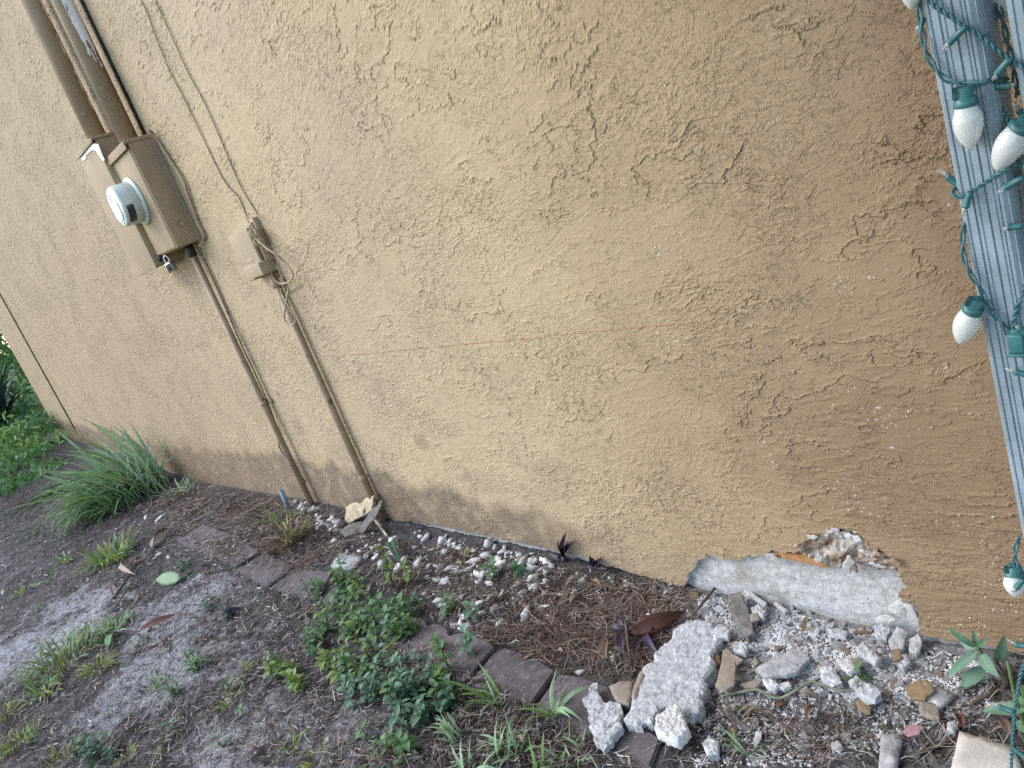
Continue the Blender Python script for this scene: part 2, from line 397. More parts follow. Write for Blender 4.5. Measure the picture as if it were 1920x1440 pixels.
# only the stretch near the view is modelled this finely
_d = (X * fw.x + CAM_D * fw.y + (Z - CAM_H) * fw.z); _u = (X * rt.x + CAM_D * rt.y + (Z - CAM_H) * rt.z) / np.maximum(_d, .01) * FPX; _v = (X * dn.x + CAM_D * dn.y + (Z - CAM_H) * dn.z) / np.maximum(_d, .01) * FPX
fineV = (_d > .05) & (np.abs(_u) < 1060) & (np.abs(_v) < 850)
LINE = []
def stucco_height(X, Z):
    LINE.clear()
    lowx = sst(-1.5, -.7, X) * sst(.85, .15, Z)                           # strokes turn level near the right foot of the wall
    mid = sst(-3.2, -1.6, X)
    X0 = X; X = X * .66; wx = X + .010 * fbm(X * 16, Z * 16, 3, 2) + .03 * pn(X * 2.2, Z * 2.2, 61); wz = Z + .010 * fbm(X * 16 + 50, Z * 16, 4, 2) + .03 * pn(X * 2.2, Z * 2.2, 62)
    h = .0018 * fbm(X * 2.6, Z * 2.6, 21, 2)
    zone = sst(-.10, .22, fbm(X * 3.4, Z * 3.0, 41, 4))                    # rough patches between smooth ones
    # trowelled plates: each rises slowly and ends in a ragged drop towards the lower right
    def plates(f, k, dr, seed, amp, ex):
        t = k * fbm(wx * f * (1 - .45 * lowx), wz * f * 1.25, seed, 5, .58) + dr * (X * (.8 - .45 * lowx) - Z * (.85 + .3 * lowx))
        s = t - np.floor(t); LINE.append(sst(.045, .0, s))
        return amp * (.35 * s ** 1.5 + .65 * s ** ex)
    m1 = sst(-.10, .12, fbm(X * 5, Z * 6.5, 131, 3)); m2 = sst(-.12, .10, fbm(X * 8, Z * 10, 132, 3))
    h = h + plates(7.5, 1.7, 2.6, 31, .0036, 9) * (.15 + .85 * m1)
    h = h + plates(21, 1.5, 7, 33, .0022, 8) * m2 * (.2 + .8 * zone)
    # crusty lumps
    n2 = fbm(wx * 56 * (1 - .4 * lowx), wz * 58, 51, 4, .6)
    h = h + .0010 * sst(.18, .20, n2 + .20 * zone - .11)
    n3 = fbm(wx * 110, wz * 112, 71, 3, .55)
    h = h + .0009 * sst(.15, .18, n3) * sst(.2, .75, zone + .3 * fbm(X * 9, Z * 9, 43, 2))
    n4 = fbm(wx * 240, wz * 240, 81, 2)
    h = h + .0004 * sst(.12, .2, n4) * (.25 + .75 * zone)
    s2 = pn(wx * 7, wz * 105, 93); h = h + .0007 * sst(.15, .32, s2) * lowx
    s3 = pn((wx + wz) * 6, (wz - wx * .4) * 70, 94); h = h + .0005 * sst(.2, .4, s3) * (1 - zone)
    h = h * .74
    global LEDGE_SHADE; LEDGE_SHADE = np.maximum(LINE[0] * m1, LINE[1] * m2 * (.2 + .8 * zone))      # thin shade lines under the ledges, put into the colour
    return h, zone, n2, n3
Hh = np.zeros_like(X); ZONE = np.zeros_like(X); N2 = np.zeros_like(X); N3 = np.zeros_like(X)
Hh[fineV], ZONE[fineV], N2[fineV], N3[fineV] = stucco_height(X[fineV], Z[fineV])
LEDGE_SHADEV = np.zeros_like(X); LEDGE_SHADEV[fineV] = LEDGE_SHADE
xf_, zf_ = (X[:-1, :-1] + X[1:, 1:]) / 2, (Z[:-1, :-1] + Z[1:, 1:]) / 2
jx = .006 * fbm(xf_ * 60, zf_ * 60, 7, 3); jz = .006 * fbm(xf_ * 60 + 9, zf_ * 60, 8, 3)
hole = inpoly(xf_ + jx, zf_ + jz, HOLE) & (zf_ < .4)
xa, xb, xr = W(770, 985).x, W(1284, 1090).x, W(1725, 1200).x
gz0 = np.interp(xf_, BX, BZ)
zb = gz0 + np.where(xf_ < xb, .004 + .020 * sst(xa - .15, xa + .15, xf_) * sst(xb, xb - .4, xf_), .026 - .012 * sst(xr, xr + .25, xf_)) + .006 * fbm(xf_ * 25, zf_ * 4, 12, 3)
zb = np.where(xf_ < xa - .2, gz0 - .05, zb)
fineQ = fineV[:-1, :-1] & fineV[1:, 1:] & fineV[:-1, 1:] & fineV[1:, :-1]
cut = (hole | (zf_ < zb)) & fineQ; gone = cut | ~fineQ
# near the broken edge the coat lifts a little
V = np.stack([X, -Hh, Z], -1).reshape(-1, 3)
idx = np.arange(nx * nz).reshape(nz, nx)
q = np.stack([idx[:-1, :-1], idx[:-1, 1:], idx[1:, 1:], idx[1:, :-1]], -1)
keep = ~gone
Q = q[keep]
back = np.full(nx * nz, -1); Vb = []; Qe = []
def edge(a, b):
    for k in (a, b):
        if back[k] < 0:
            back[k] = len(V) + len(Vb); Vb.append((V[k][0], .0135, V[k][2]))
    Qe.append((a, b, back[b], back[a]))
gy, gx = np.nonzero(keep)
gp = np.pad(cut, 1, constant_values=False)
for j, i in zip(*np.nonzero(keep & gp[2:, 1:-1])): edge(idx[j + 1, i + 1], idx[j + 1, i])
for j, i in zip(*np.nonzero(keep & gp[:-2, 1:-1])): edge(idx[j, i], idx[j, i + 1])
for j, i in zip(*np.nonzero(keep & gp[1:-1, 2:])): edge(idx[j, i + 1], idx[j + 1, i + 1])
for j, i in zip(*np.nonzero(keep & gp[1:-1, :-2])): edge(idx[j + 1, i], idx[j, i])
Vall = np.concatenate([V, np.array(Vb)]) if Vb else V
Qall = np.concatenate([Q, np.array(Qe, int)])
used = np.zeros(len(Vall), bool); used[Qall.ravel()] = True; rem = np.cumsum(used) - 1
# wear painted on: dirt splash at the foot, damp patch at the right, chips, shade under ledges and towards both ends
def splash(X, Z):
    Z = Z - np.interp(X, BX, BZ); e = .145 + .065 * fbm(X * 3.5, X * 0 + 1.5, 101, 3) + .035 * fbm(X * 9, Z * 3, 103, 3) + .07 * sst(-1.8, -3.2, X)
    s = sst(e + .05, e - .02, Z) * (.86 + .45 * fbm(X * 14, Z * 14, 105, 3)) * sst(-1.1, -1.9, X)
    for px, py, rx, rz, k in ((790, 828, .05, .035, .40), (708, 735, .045, .035, .22), (360, 835, .22, .07, .34), (640, 850, .16, .05, .22), (1385, 790, .03, .03, .3), (1040, 880, .10, .05, .18), (905, 905, .12, .05, .16), (560, 800, .06, .05, .22)):
        c = W(px, py); d = ((X - c.x) / rx) ** 2 + ((Z + np.interp(X, BX, BZ) - c.z) / rz) ** 2
        s = np.maximum(s, k * sst(1.25, .35, d + .55 * fbm(X * 16, Z * 16, 107, 3)))
    return np.clip(s, 0, .9)
wear_shade = np.zeros((nz, nx, 3))
wear_shade[..., 0] = np.maximum(splash(X, Z), .42 * LEDGE_SHADEV)
dmp = 0
for px, py, rx, rz, k in ((1590, 890, .17, .055, .60), (1820, 900, .12, .10, .42), (1700, 985, .12, .035, .40), (1880, 300, .13, .40, .34), (1790, 1130, .12, .06, .32), (1620, 870, .30, .16, .28)):
    c = W(px, py); d = ((X - c.x) / rx) ** 2 + ((Z - c.z) / rz) ** 2
    dmp = np.maximum(dmp, k * sst(1.5, .2, d + .6 * fbm(X * 7, Z * 9, 111, 3)))
paint_shade = .86 * sst(-1.75, -.45, X + .22 * fbm(X * 2.2, Z * 2.2, 113, 4) - .28 * (Z - .45)) + .10 * fbm(X * 5, Z * 5, 115, 3) * sst(-1.6, -.8, X)      # browner paint at the right, with the shade there painted in
paint_shade = np.maximum(paint_shade, .44 * sst(-2.3, -5.2, X + .5 * fbm(X * .9, Z * 1.1, 117, 4)))      # shade towards the far corner, painted into the coat
wear_shade[..., 2] = np.clip(np.maximum(dmp, paint_shade + dmp * .6), 0, .95)
hr = np.random.RandomState(4)
spot = pn(X * 210, Z * 210, 121); clus = fbm(X * 9, Z * 9, 123, 2) * .5 + .5 * (sst(.1, .3, N2) + sst(.1, .4, N3)) * .35
pr = sst(-2.0, -.75, X) * sst(1.15, .5, Z)
wear_shade[..., 1] = ((spot > .72 - .06 * pr) & (clus > .44 - .14 * pr) & (pr > .05)) * 1.0
nrm = wear_shade.reshape(-1, 3); nrm = np.concatenate([nrm, np.zeros((len(Vb), 3))])
Vk = Vall[used]
house = thing('house_wall', (XC, 0, 0), 'long tan stucco house wall with a broken patch at its foot', 'wall')
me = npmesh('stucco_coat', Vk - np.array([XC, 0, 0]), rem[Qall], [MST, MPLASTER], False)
cattr(me, 'wear_shade', nrm[used])
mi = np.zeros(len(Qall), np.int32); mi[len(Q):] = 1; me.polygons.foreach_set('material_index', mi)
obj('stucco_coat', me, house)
# the plain stretches of the coat beyond the view (same paint, level surface, a hair behind the fine part)
hx0, hx1 = min(p[0] for p in HOLE) - .03, max(p[0] for p in HOLE) + .03
part('plain_coat', join(abox(XC, hx0, .0045, .010, .06, 2.95), abox(hx1, .42, .0045, .010, .06, 2.95), abox(hx0, hx1, .0045, .010, .36, 2.95)), MST, house, smooth=False)
part('return_wall', join(abox(XC - .002, XC + .02, .004, 6, -.4, 2.95), abox(XC + .02, .42, .16, .2, -.2, 2.95)), MST, house)
# concrete footing behind the coat, and its course along the ground
fx = np.concatenate([np.arange(XC + .03, -2.2, .12), np.arange(-2.2, .42, .006)]); fz = np.concatenate([np.arange(-.3, -.06, .03), np.arange(-.06, .26, .006)])
FX, FZ = np.meshgrid(fx, fz)
FY = .0140 - .0020 * fbm(FX * 14, FZ * 60, 131, 5) - .0022 * fbm(FX * 50, FZ * 80, 133, 3) + .0007
crk = np.abs(FX - (W(1475, 1060).x + .006 * pn(FZ * 40, FZ * 0, 3))) ; FY = FY + .004 * sst(.0035, .001, crk) * (FZ > .05)
fi = np.arange(FX.size).reshape(FX.shape)
me = npmesh('concrete_footing', np.stack([FX - XC, np.maximum(FY, .0110), FZ], -1).reshape(-1, 3), np.stack([fi[:-1, :-1], fi[:-1, 1:], fi[1:, 1:], fi[1:, :-1]], -1).reshape(-1, 4), MCONC)
obj('concrete_footing', me, house)
# rotten wooden sill and torn backing in the top of the hole
MSILL = mat('rotten_sill_wood', (.30, .24, .18), .9, 0, 50, .7, 200, col2=(.52, .49, .44), stain=((.19, .10, .05), 17, .43, .92), speck=((.64, .63, .61), 30, .60))
MSILLBAR = mat('brown_sill_wood', (.33, .17, .07), .8, .3, 40, .4, 150)
MSCRAP = mat('torn_plaster_scrap', (.47, .455, .43), .9, .22, 50, .5, 220, objvar=.15)
MTORN = mat('torn_brown_backing', (.22, .15, .10), .9, .4, 45, .5, 200, objvar=.2)
sill = [(1456, 1040), (1499, 1050), (1575, 1066), (1620, 1060), (1690, 1074), (1692, 1056), (1655, 1034), (1626, 1018), (1612, 995), (1550, 993), (1512, 1006), (1498, 1022), (1492, 1033), (1462, 1031)]
sp = [(W(*p).x, W(*p).z) for p in sill]
gx_ = np.arange(min(p[0] for p in sp) - .004, max(p[0] for p in sp) + .004, .0028); gz_ = np.arange(min(p[1] for p in sp) - .004, max(p[1] for p in sp) + .006, .0028)
SX, SZ = np.meshgrid(gx_, gz_)
SY = .0085 - .012 * fbm(SX * 18, SZ * 22, 141, 4) - .008 * sst(.05, .08, fbm(SX * 22, SZ * 27, 143, 4)) - .005 * sst(.0, .1, fbm(SX * 70 + 4, SZ * 70, 145, 2))
SY = np.minimum(SY, .0112)
si = np.arange(SX.size).reshape(SX.shape); sq = np.stack([si[:-1, :-1], si[:-1, 1:], si[1:, 1:], si[1:, :-1]], -1)
ok = inpoly((SX[:-1, :-1] + SX[1:, 1:]) / 2 + .004 * fbm(SX[1:, 1:] * 50, SZ[1:, 1:] * 50, 147, 2), (SZ[:-1, :-1] + SZ[1:, 1:]) / 2 + .005 * fbm(SX[1:, 1:] * 50, SZ[1:, 1:] * 50, 149, 2), sp)
obj('rotten_sill', npmesh('rotten_sill', np.stack([SX - XC, SY, SZ], -1).reshape(-1, 3), sq[ok], MSILL), house)
bar = [W(*p) for p in ((1452, 1037), (1480, 1039), (1522, 1046), (1556, 1056), (1554, 1064), (1498, 1051), (1458, 1043))]
part('sill_edge', prism([Vector((p.x, -.004, p.z)) for p in bar], (0, .014, 0)), MSILLBAR, house, smooth=False)
def wallscrap(name, pts, off, th, m, seed, tilt=0.):     # a torn scrap standing on the wall: outline in pixels, its face off metres out
    P = [W(x, y, off) for x, y in pts]; c = sum(P, Vector()) / len(P)
    Q_ = [Vector((p.x - c.x, p.z - c.z, 0)) for p in P]
    VF = slab(Q_, th * .7, seed, .5, .22, 7, 3)
    M = Matrix.Translation(c) @ ROT(R(90) + tilt)
    return part(name, xf(VF, M), m, house, smooth=False)
for k, (pts, off, th, m, tl) in enumerate([
    ([(1576, 1066), (1592, 1040), (1597, 1038), (1604, 1054), (1590, 1076)], .020, .008, MSCRAP, .35),
    ([(1590, 1076), (1598, 1042), (1606, 1055), (1606, 1076), (1598, 1066)], .016, .006, MTORN, .2),
    ([(1526, 1050), (1538, 1034), (1545, 1046), (1540, 1054), (1530, 1055)], .014, .006, MSCRAP, .2),
    ([(1628, 1056), (1640, 1054), (1660, 1062), (1658, 1068), (1636, 1062)], .012, .004, MSCRAP, .3),
    ([(1664, 1052), (1676, 1046), (1690, 1056), (1684, 1066), (1674, 1060)], .012, .004, MTORN, .1),
    ([(1436, 1040), (1450, 1036), (1461, 1048), (1452, 1054), (1440, 1052)], .010, .006, MSCRAP, .2),
    ([(1514, 1004), (1524, 1003), (1534, 1006), (1528, 1012), (1516, 1010)], .010, .004, MSCRAP, .2),
    ([(1550, 996), (1566, 990), (1575, 992), (1568, 998), (1554, 1000)], .010, .004, MSCRAP, .2),
    ([(1578, 1000), (1592, 998), (1598, 1004), (1588, 1010)], .005, .004, MSCRAP, .0),
    ([(1596, 1004), (1610, 1004), (1616, 1014), (1604, 1016)], .005, .004, MSCRAP, .0),
    ([(1640, 1162), (1662, 1152), (1678, 1160), (1668, 1166), (1650, 1168)], .004, .004, MSCRAP, .0),
    ([(1690, 1130), (1712, 1136), (1720, 1160), (1700, 1162), (1702, 1146)], .004, .004, MSCRAP, .0),
    ([(1664, 1132), (1690, 1124), (1698, 1138), (1680, 1150), (1668, 1146)], .002, .004, MSCRAP, .0),
]): wallscrap('torn_scrap', pts, off, th, m, 40 + k, tl)

# ================================================================== THE GROUND
def axis_grid(segs):
    o = [np.array([segs[0][0]])]
    for a, b, d in segs: n = max(2, int(abs(b - a) / d)); o.append(np.linspace(a, b, n + 1)[1:])
    return np.concatenate(o)
gxs = axis_grid([(-90, -30, 6), (-30, -12, 1.2), (-12, -7, .15), (-7, -4, .03), (-4, -2.6, .012), (-2.6, .25, .0075), (.25, 2, .2), (2, 60, 6)])
gys = axis_grid([(-60, -8, 6), (-8, -3, .4), (-3, -1.6, .03), (-1.6, -.9, .010), (-.9, .02, .0075), (.02, .2, .05), (.2, 8, .8), (8, 60, 6)])
GX, GY = np.meshgrid(gxs, gys)
GZ = gh(GX, np.minimum(GY, 0))
near = sst(-6, -3.5, GX) * sst(-2.4, -1.4, GY)
GZ = GZ + near * (.0065 * fbm(GX * 28, GY * 28, 201, 3) + .0038 * fbm(GX * 75, GY * 75, 203, 3))
# bare grey sand: patches where the litter has washed away
SAND = [((60, 1215), .60, .22, 20, 1.15), ((160, 1130), .45, .16, 20, .95), ((330, 1150), .36, .21, 10, .95), ((290, 1265), .28, .17, 30, 1.1), ((380, 1110), .24, .12, 10, .8), ((245, 1320), .26, .12, 30, .85),
        ((440, 1240), .12, .08, 0, .5), ((420, 1420), .26, .13, 0, .85), ((520, 1170), .12, .06, 0, .7), ((600, 1360), .28, .13, 0, .7), ((760, 1380), .22, .10, 0, .6), ((30, 1060), .5, .10, 10, .35), ((520, 1330), .2, .12, 0, .6), ((150, 1420), .2, .08, 0, .4)]
sand = np.zeros_like(GX); nzz = fbm(GX * 6, GY * 6, 211, 4) * .9 + .35 * fbm(GX * 30, GY * 30, 213, 3)
WPX = .16 * fbm(GX * 3.5, GY * 3.5, 231, 4); WPY = .12 * fbm(GX * 3.5 + 9, GY * 3.5, 233, 4)
for (px, py), ra, rb, an, k in SAND:
    c = G(px, py); a = R(an); dx = GX - c.x + WPX; dy = GY - c.y + WPY; u = dx * math.cos(a) + dy * math.sin(a); v = -dx * math.sin(a) + dy * math.cos(a)
    sand = np.maximum(sand, k * sst(1.7, .0, (u / ra) ** 2 + (v / rb) ** 2 + nzz * 1.3))
dust = np.exp(-((GX - MND[0]) / .40) ** 4 - ((GY - MND[1] + .06) / .24) ** 4) * (.85 + .5 * fbm(GX * 20, GY * 20, 215, 3))
_g2 = G(1620, 1340); dust = np.maximum(dust, .75 * np.exp(-((GX - _g2.x) / .36) ** 4 - ((GY - _g2.y) / .16) ** 4) * (.8 + .6 * fbm(GX * 16, GY * 16, 217, 3)))
lawn = sst(-12.5, -15, GX) + sst(-3.5, -5, GY) + sst(.5, 1.5, GY)
gcol = np.stack([np.clip(sand, 0, 1), np.clip(dust, 0, 1), np.clip(lawn, 0, 1)], -1)
def soil_material():
    m = bpy.data.materials.new('dark_sandy_soil'); m.use_nodes = True; t = m.node_tree; N = t.nodes; L = t.links
    b = N['Principled BSDF']; b.inputs['Roughness'].default_value = .95; b.inputs['Specular IOR Level'].default_value = .15
    tc = N.new('ShaderNodeTexCoord')
    def ramp(s, d, a, ca, c, cc, r=.65):
        n = N.new('ShaderNodeTexNoise'); n.inputs['Scale'].default_value = s; n.inputs['Detail'].default_value = d; n.inputs['Roughness'].default_value = r; L.new(tc.outputs['Object'], n.inputs['Vector'])
        q = N.new('ShaderNodeValToRGB'); q.color_ramp.elements[0].position = a; q.color_ramp.elements[0].color = (*ca, 1); q.color_ramp.elements[1].position = c; q.color_ramp.elements[1].color = (*cc, 1); L.new(n.outputs['Fac'], q.inputs[0]); return q.outputs[0]
    def mix(f, a, c):
        x = N.new('ShaderNodeMix'); x.data_type = 'RGBA'; L.new(f, x.inputs[0]); L.new(a, x.inputs[6]); L.new(c, x.inputs[7]); return x.outputs[2]
    soil = ramp(95, 6, .36, (.020, .018, .018), .70, (.160, .146, .142), .75)
    sandc = ramp(170, 5, .34, (.075, .078, .085), .66, (.50, .505, .52))
    dustc = ramp(90, 5, .34, (.10, .096, .092), .70, (.36, .355, .35))
    grass = ramp(3, 5, .3, (.035, .07, .018), .7, (.10, .16, .045))
    at = N.new('ShaderNodeAttribute'); at.attribute_name = 'cover'; sp = N.new('ShaderNodeSeparateColor'); L.new(at.outputs['Color'], sp.inputs[0])
    bn = N.new('ShaderNodeTexNoise'); bn.inputs['Scale'].default_value = 48; bn.inputs['Detail'].default_value = 6; bn.inputs['Roughness'].default_value = .7; L.new(tc.outputs['Object'], bn.inputs['Vector'])
    def broken(f, gain, off):
        a1 = N.new('ShaderNodeMath'); a1.operation = 'MULTIPLY_ADD'; L.new(bn.outputs['Fac'], a1.inputs[0]); a1.inputs[1].default_value = 2.2; a1.inputs[2].default_value = -1.1 + off
        a2 = N.new('ShaderNodeMath'); a2.operation = 'ADD'; L.new(a1.outputs[0], a2.inputs[0]); L.new(f, a2.inputs[1])
        a3 = N.new('ShaderNodeMath'); a3.operation = 'MULTIPLY'; a3.use_clamp = True; L.new(a2.outputs[0], a3.inputs[0]); a3.inputs[1].default_value = gain; return a3.outputs[0]
    c = mix(broken(sp.outputs[0], 1.2, -.26), soil, sandc); c = mix(broken(sp.outputs[1], 1.5, -.2), c, dustc); c = mix(sp.outputs[2], c, grass)
    L.new(c, b.inputs['Base Color'])
    bp = N.new('ShaderNodeBump'); bp.inputs['Strength'].default_value = .6; bp.inputs['Distance'].default_value = .006
    n = N.new('ShaderNodeTexNoise'); n.inputs['Scale'].default_value = 160; n.inputs['Detail'].default_value = 5; L.new(tc.outputs['Object'], n.inputs['Vector']); L.new(n.outputs['Fac'], bp.inputs['Height']); L.new(bp.outputs[0], b.inputs['Normal'])
    return m
gi = np.arange(GX.size).reshape(GX.shape)
me = npmesh('ground', np.stack([GX, GY, GZ], -1).reshape(-1, 3), np.stack([gi[:-1, :-1], gi[:-1, 1:], gi[1:, 1:], gi[1:, :-1]], -1).reshape(-1, 4), soil_material())
cattr(me, 'cover', gcol.reshape(-1, 3))
tag(obj('ground', me), kind='structure')

# ================================================================== THINGS FIXED TO THE WALL
MTAN = mat('tan_paint_on_metal', (.36, .27, .17), .7, .10, 9, .15, 240, spec=.15)
MTANPIPE = mat('tan_paint_on_pipe', (.365, .27, .175), .7, .14, 7, .2, 180, spec=.15, speck=((.40, .34, .27), 24, .66))
MTANPL = mat('tan_paint_on_plastic', (.395, .305, .205), .7, .1, 18, .1, 260, spec=.15)
MPEEL = mat('bare_white_pvc', (.84, .82, .77), .6, .06, 40, .2, 200, speck=((.40, .32, .22), 40, .66))
MDARK = mat('dark_metal', (.035, .032, .03), .55, .3, 40)
MGREY = mat('grey_meter_plastic', (.60, .65, .58), .28, .04, 12, spec=.5)
MFACE = mat('pale_meter_face', (.62, .70, .62), .10, .05, 20, spec=.6)
MSCREEN = mat('dark_meter_window', (.03, .035, .04), .08, .2, 40, spec=.6)
MBLUEPLATE = mat('blue_grey_plate', (.22, .36, .46), .2, .2, 60, spec=.5)
MSTEEL = mat('worn_steel', (.42, .42, .41), .35, .2, 40, metal=.8)
MWIRE = mat('tan_painted_wire', (.27, .205, .14), .6, .2, 30)
MBLACKCAB = mat('dark_brown_cable', (.17, .13, .10), .6, .2, 30)
MRUST = mat('weathered_pvc_conduit', (.335, .25, .16), .6, .2, 10, .2, 200, speck=((.15, .10, .07), 18, .62))

# ---- meter enclosure
OM, OL = .106, .128
wb = W(382, 447); wt = W(284, 251); mx1 = (wb.x + wt.x) / 2; mz0 = wb.z; mz1 = wt.z; mx0 = W(286, 482, OM).x
lx0 = W(259, 514, OL).x; lx1 = W(296, 501, OL).x; lz0 = W(259, 514, OL).z
box = thing('meter_box', ((mx0 + mx1) / 2, 0, mz0), 'tan painted electric meter box with round grey meter on its front', 'meter box')
part('enclosure', join(abox(mx0, mx1, -OM, .004, mz0, mz1 - .012, .004), abox(mx1 - .0, mx1 + .004, -.018, .003, mz0 - .004, mz1, .001)), MTAN, box)
part('front_cover', abox(mx0 + .004, mx1 - .010, -OM - .004, -OM + .001, mz0 + .006, mz1 - .030, .0015), MTAN, box)
part('hood', join(abox(mx0 - .006, mx1 + .003, -OM - .012, .003, mz1 - .014, mz1, .002), abox(mx0 - .006, mx1 + .003, -OM - .016, -OM - .010, mz1 - .034, mz1 - .002, .002)), MTAN, box)
part('knockout', lathe([(.016, 0), (.016, .0015), (.0135, .002), (.0135, .0012)], (mx1, -.055, mz0 + .085), (1, 0, 0), 20), MTAN, box)
th_ = YP(165, 262, -OL - .014); tz_ = th_.z
tr = part('side_trough', abox(lx0, lx1, -OL, .004, lz0, tz_ - .004, .003), MTAN, box)
part('trough_cover', abox(lx0 - .004, lx1 - .004, -OL - .005, -OL + .0005, lz0 - .010, tz_ - .030, .0012), MTAN, tr)
part('trough_hood', join(abox(lx0 - .006, lx1 + .006, -OL - .014, .003, tz_ - .012, tz_, .002), abox(lx0 - .006, lx1 + .002, -OL - .016, -OL - .012, tz_ - .020, tz_ - .001, .0015)), MTAN, tr)
def flake(parent, name, pts, off, th, m):
    P = [W(x, y, off) for x, y in pts]; return part(name, prism(P, (0, th, 0)), m, parent, smooth=False)
flake(tr, 'peeling_paint', [(143, 293), (152, 284), (163, 276), (176, 269), (184, 271), (190, 288), (185, 292), (180, 283), (173, 281), (165, 288), (160, 292), (162, 297), (155, 302), (150, 296)], OL + .008, .004, MPEEL)
flake(tr, 'peeling_strip', [(183, 276), (187, 282), (196, 300), (194, 302), (188, 296)], OL + .0075, .002, MPEEL)
# hasp under the cover
part('hasp', join(abox(mx0 + .02, mx0 + .085, -OM - .006, -OM + .03, mz0 - .022, mz0 - .001, .002), abox(mx0 + .10, mx0 + .118, -OM - .010, -OM + .012, mz0 - .012, mz0 + .006, .002)), MDARK, box)
part('seal_tag', lathe([(.006, -.002), (.008, 0), (.006, .002)], (mx0 + .028, -OM - .008, mz0 - .034), (0, 1, 0), 12), MSTEEL, box)
# the meter
mc = W(258, 377, OM + .004); mtr = part('meter', lathe([(.098, 0), (.100, .004), (.098, .010), (.090, .012), (.086, .014)], mc, (0, -1, 0), 40), MGREY, box)
part('meter_cover', lathe([(.0855, .008), (.0835, .045), (.082, .080), (.0795, .0855), (.074, .088)], mc, (0, -1, 0), 40), MGREY, mtr)
part('meter_face', lathe([(.0738, .0865), (.066, .0895), (.03, .0905), (.001, .0908)], mc, (0, -1, 0), 40), MFACE, mtr)
def arc(a0, a1, h0, h1, r, n=8):
    V = []; F = []
    for i in range(n + 1):
        a = R(a0 + (a1 - a0) * i / n)
        for h in (h0, h1):
            for q in (r, r + .0022): V.append(mc + Vector((math.cos(a) * q, -h, math.sin(a) * q)))
    for i in range(n):
        b = i * 4
        F += [(b + 1, b + 3, b + 7, b + 5), (b, b + 4, b + 6, b + 2), (b, b + 1, b + 5, b + 4), (b + 2, b + 6, b + 7, b + 3)]
    F += [(0, 2, 3, 1), (n * 4, n * 4 + 1, n * 4 + 3, n * 4 + 2)]
    return V, F
part('display_window', arc(-62, -8, .046, .074, .0822), MSCREEN, mtr)
part('face_plate', prism([mc + Vector((x, -.0912, z)) for x, z in ((-.045, .012), (.050, .012), (.050, -.030), (.030, -.052), (-.020, -.058), (-.045, -.036))], (0, -.0015, 0)), MBLUEPLATE, mtr, smooth=False)
part('face_label', prism([mc + Vector((x, -.0914, z)) for x, z in ((-.042, .052), (-.012, .060), (-.012, .022), (-.042, .022))], (0, -.001, 0)), mat('white_sticker', (.72, .76, .75), .5, .08, 60), mtr, smooth=False)
# padlock
pl = W(316, 492, OM - .004); LS = 1.4
lk = thing('padlock', (pl.x, pl.y, pl.z), 'small laminated steel padlock hanging under the meter box', 'padlock'); lk.rotation_euler = (.0, -.12, R(30))
def lpart(name, VF, m): return obj(name, mk(name, [Vector(v) * LS for v in VF[0]], VF[1], m), lk)
lpart('lock_body', abox(-.012, .012, -.009, .009, -.030, .000, .0025), MSTEEL)
lpart('lock_band', abox(-.0095, .0095, -.0102, .0102, -.026, -.005, .001), MDARK)
lpart('shackle', tube(catmull([(-.008, 0, -.002), (-.008, 0, .012), (-.005, 0, .019), (0, 0, .021), (.005, 0, .019), (.008, 0, .012), (.008, 0, -.002)], 4), .0026, 8), MSTEEL)

# ---- the two fat mast pipes over the box
def ragged_patch(c, r, a0, a1, z0, z1, seed, th=.0012, wid=1.):
    na, nzz_ = 26, 110; A = np.linspace(R(a0), R(a1), na + 1); ZZ = np.linspace(z0, z1, nzz_ + 1); AA, Z2 = np.meshgrid(A, ZZ)
    ft = (Z2[:-1, :-1] - z0) / (z1 - z0); fa = (AA[:-1, :-1] - R(a0)) / (R(a1) - R(a0))
    n = fbm(AA[:-1, :-1] * 3, Z2[:-1, :-1] * 14, seed, 4)
    lim = (.62 if wid == 1 else .5) * np.minimum(1, ft * 6) * wid
    k = np.abs(fa - .5) < lim + n * .55 - .05
    V = np.stack([c.x + np.cos(AA) * (r + th), c.y + np.sin(AA) * (r + th), Z2], -1).reshape(-1, 3); i = np.arange(V.shape[0]).reshape(AA.shape)
    q = np.stack([i[:-1, :-1], i[:-1, 1:], i[1:, 1:], i[1:, :-1]], -1)[k]
    return [tuple(v) for v in V], [tuple(int(j) for j in f) for f in q]
OP = .058
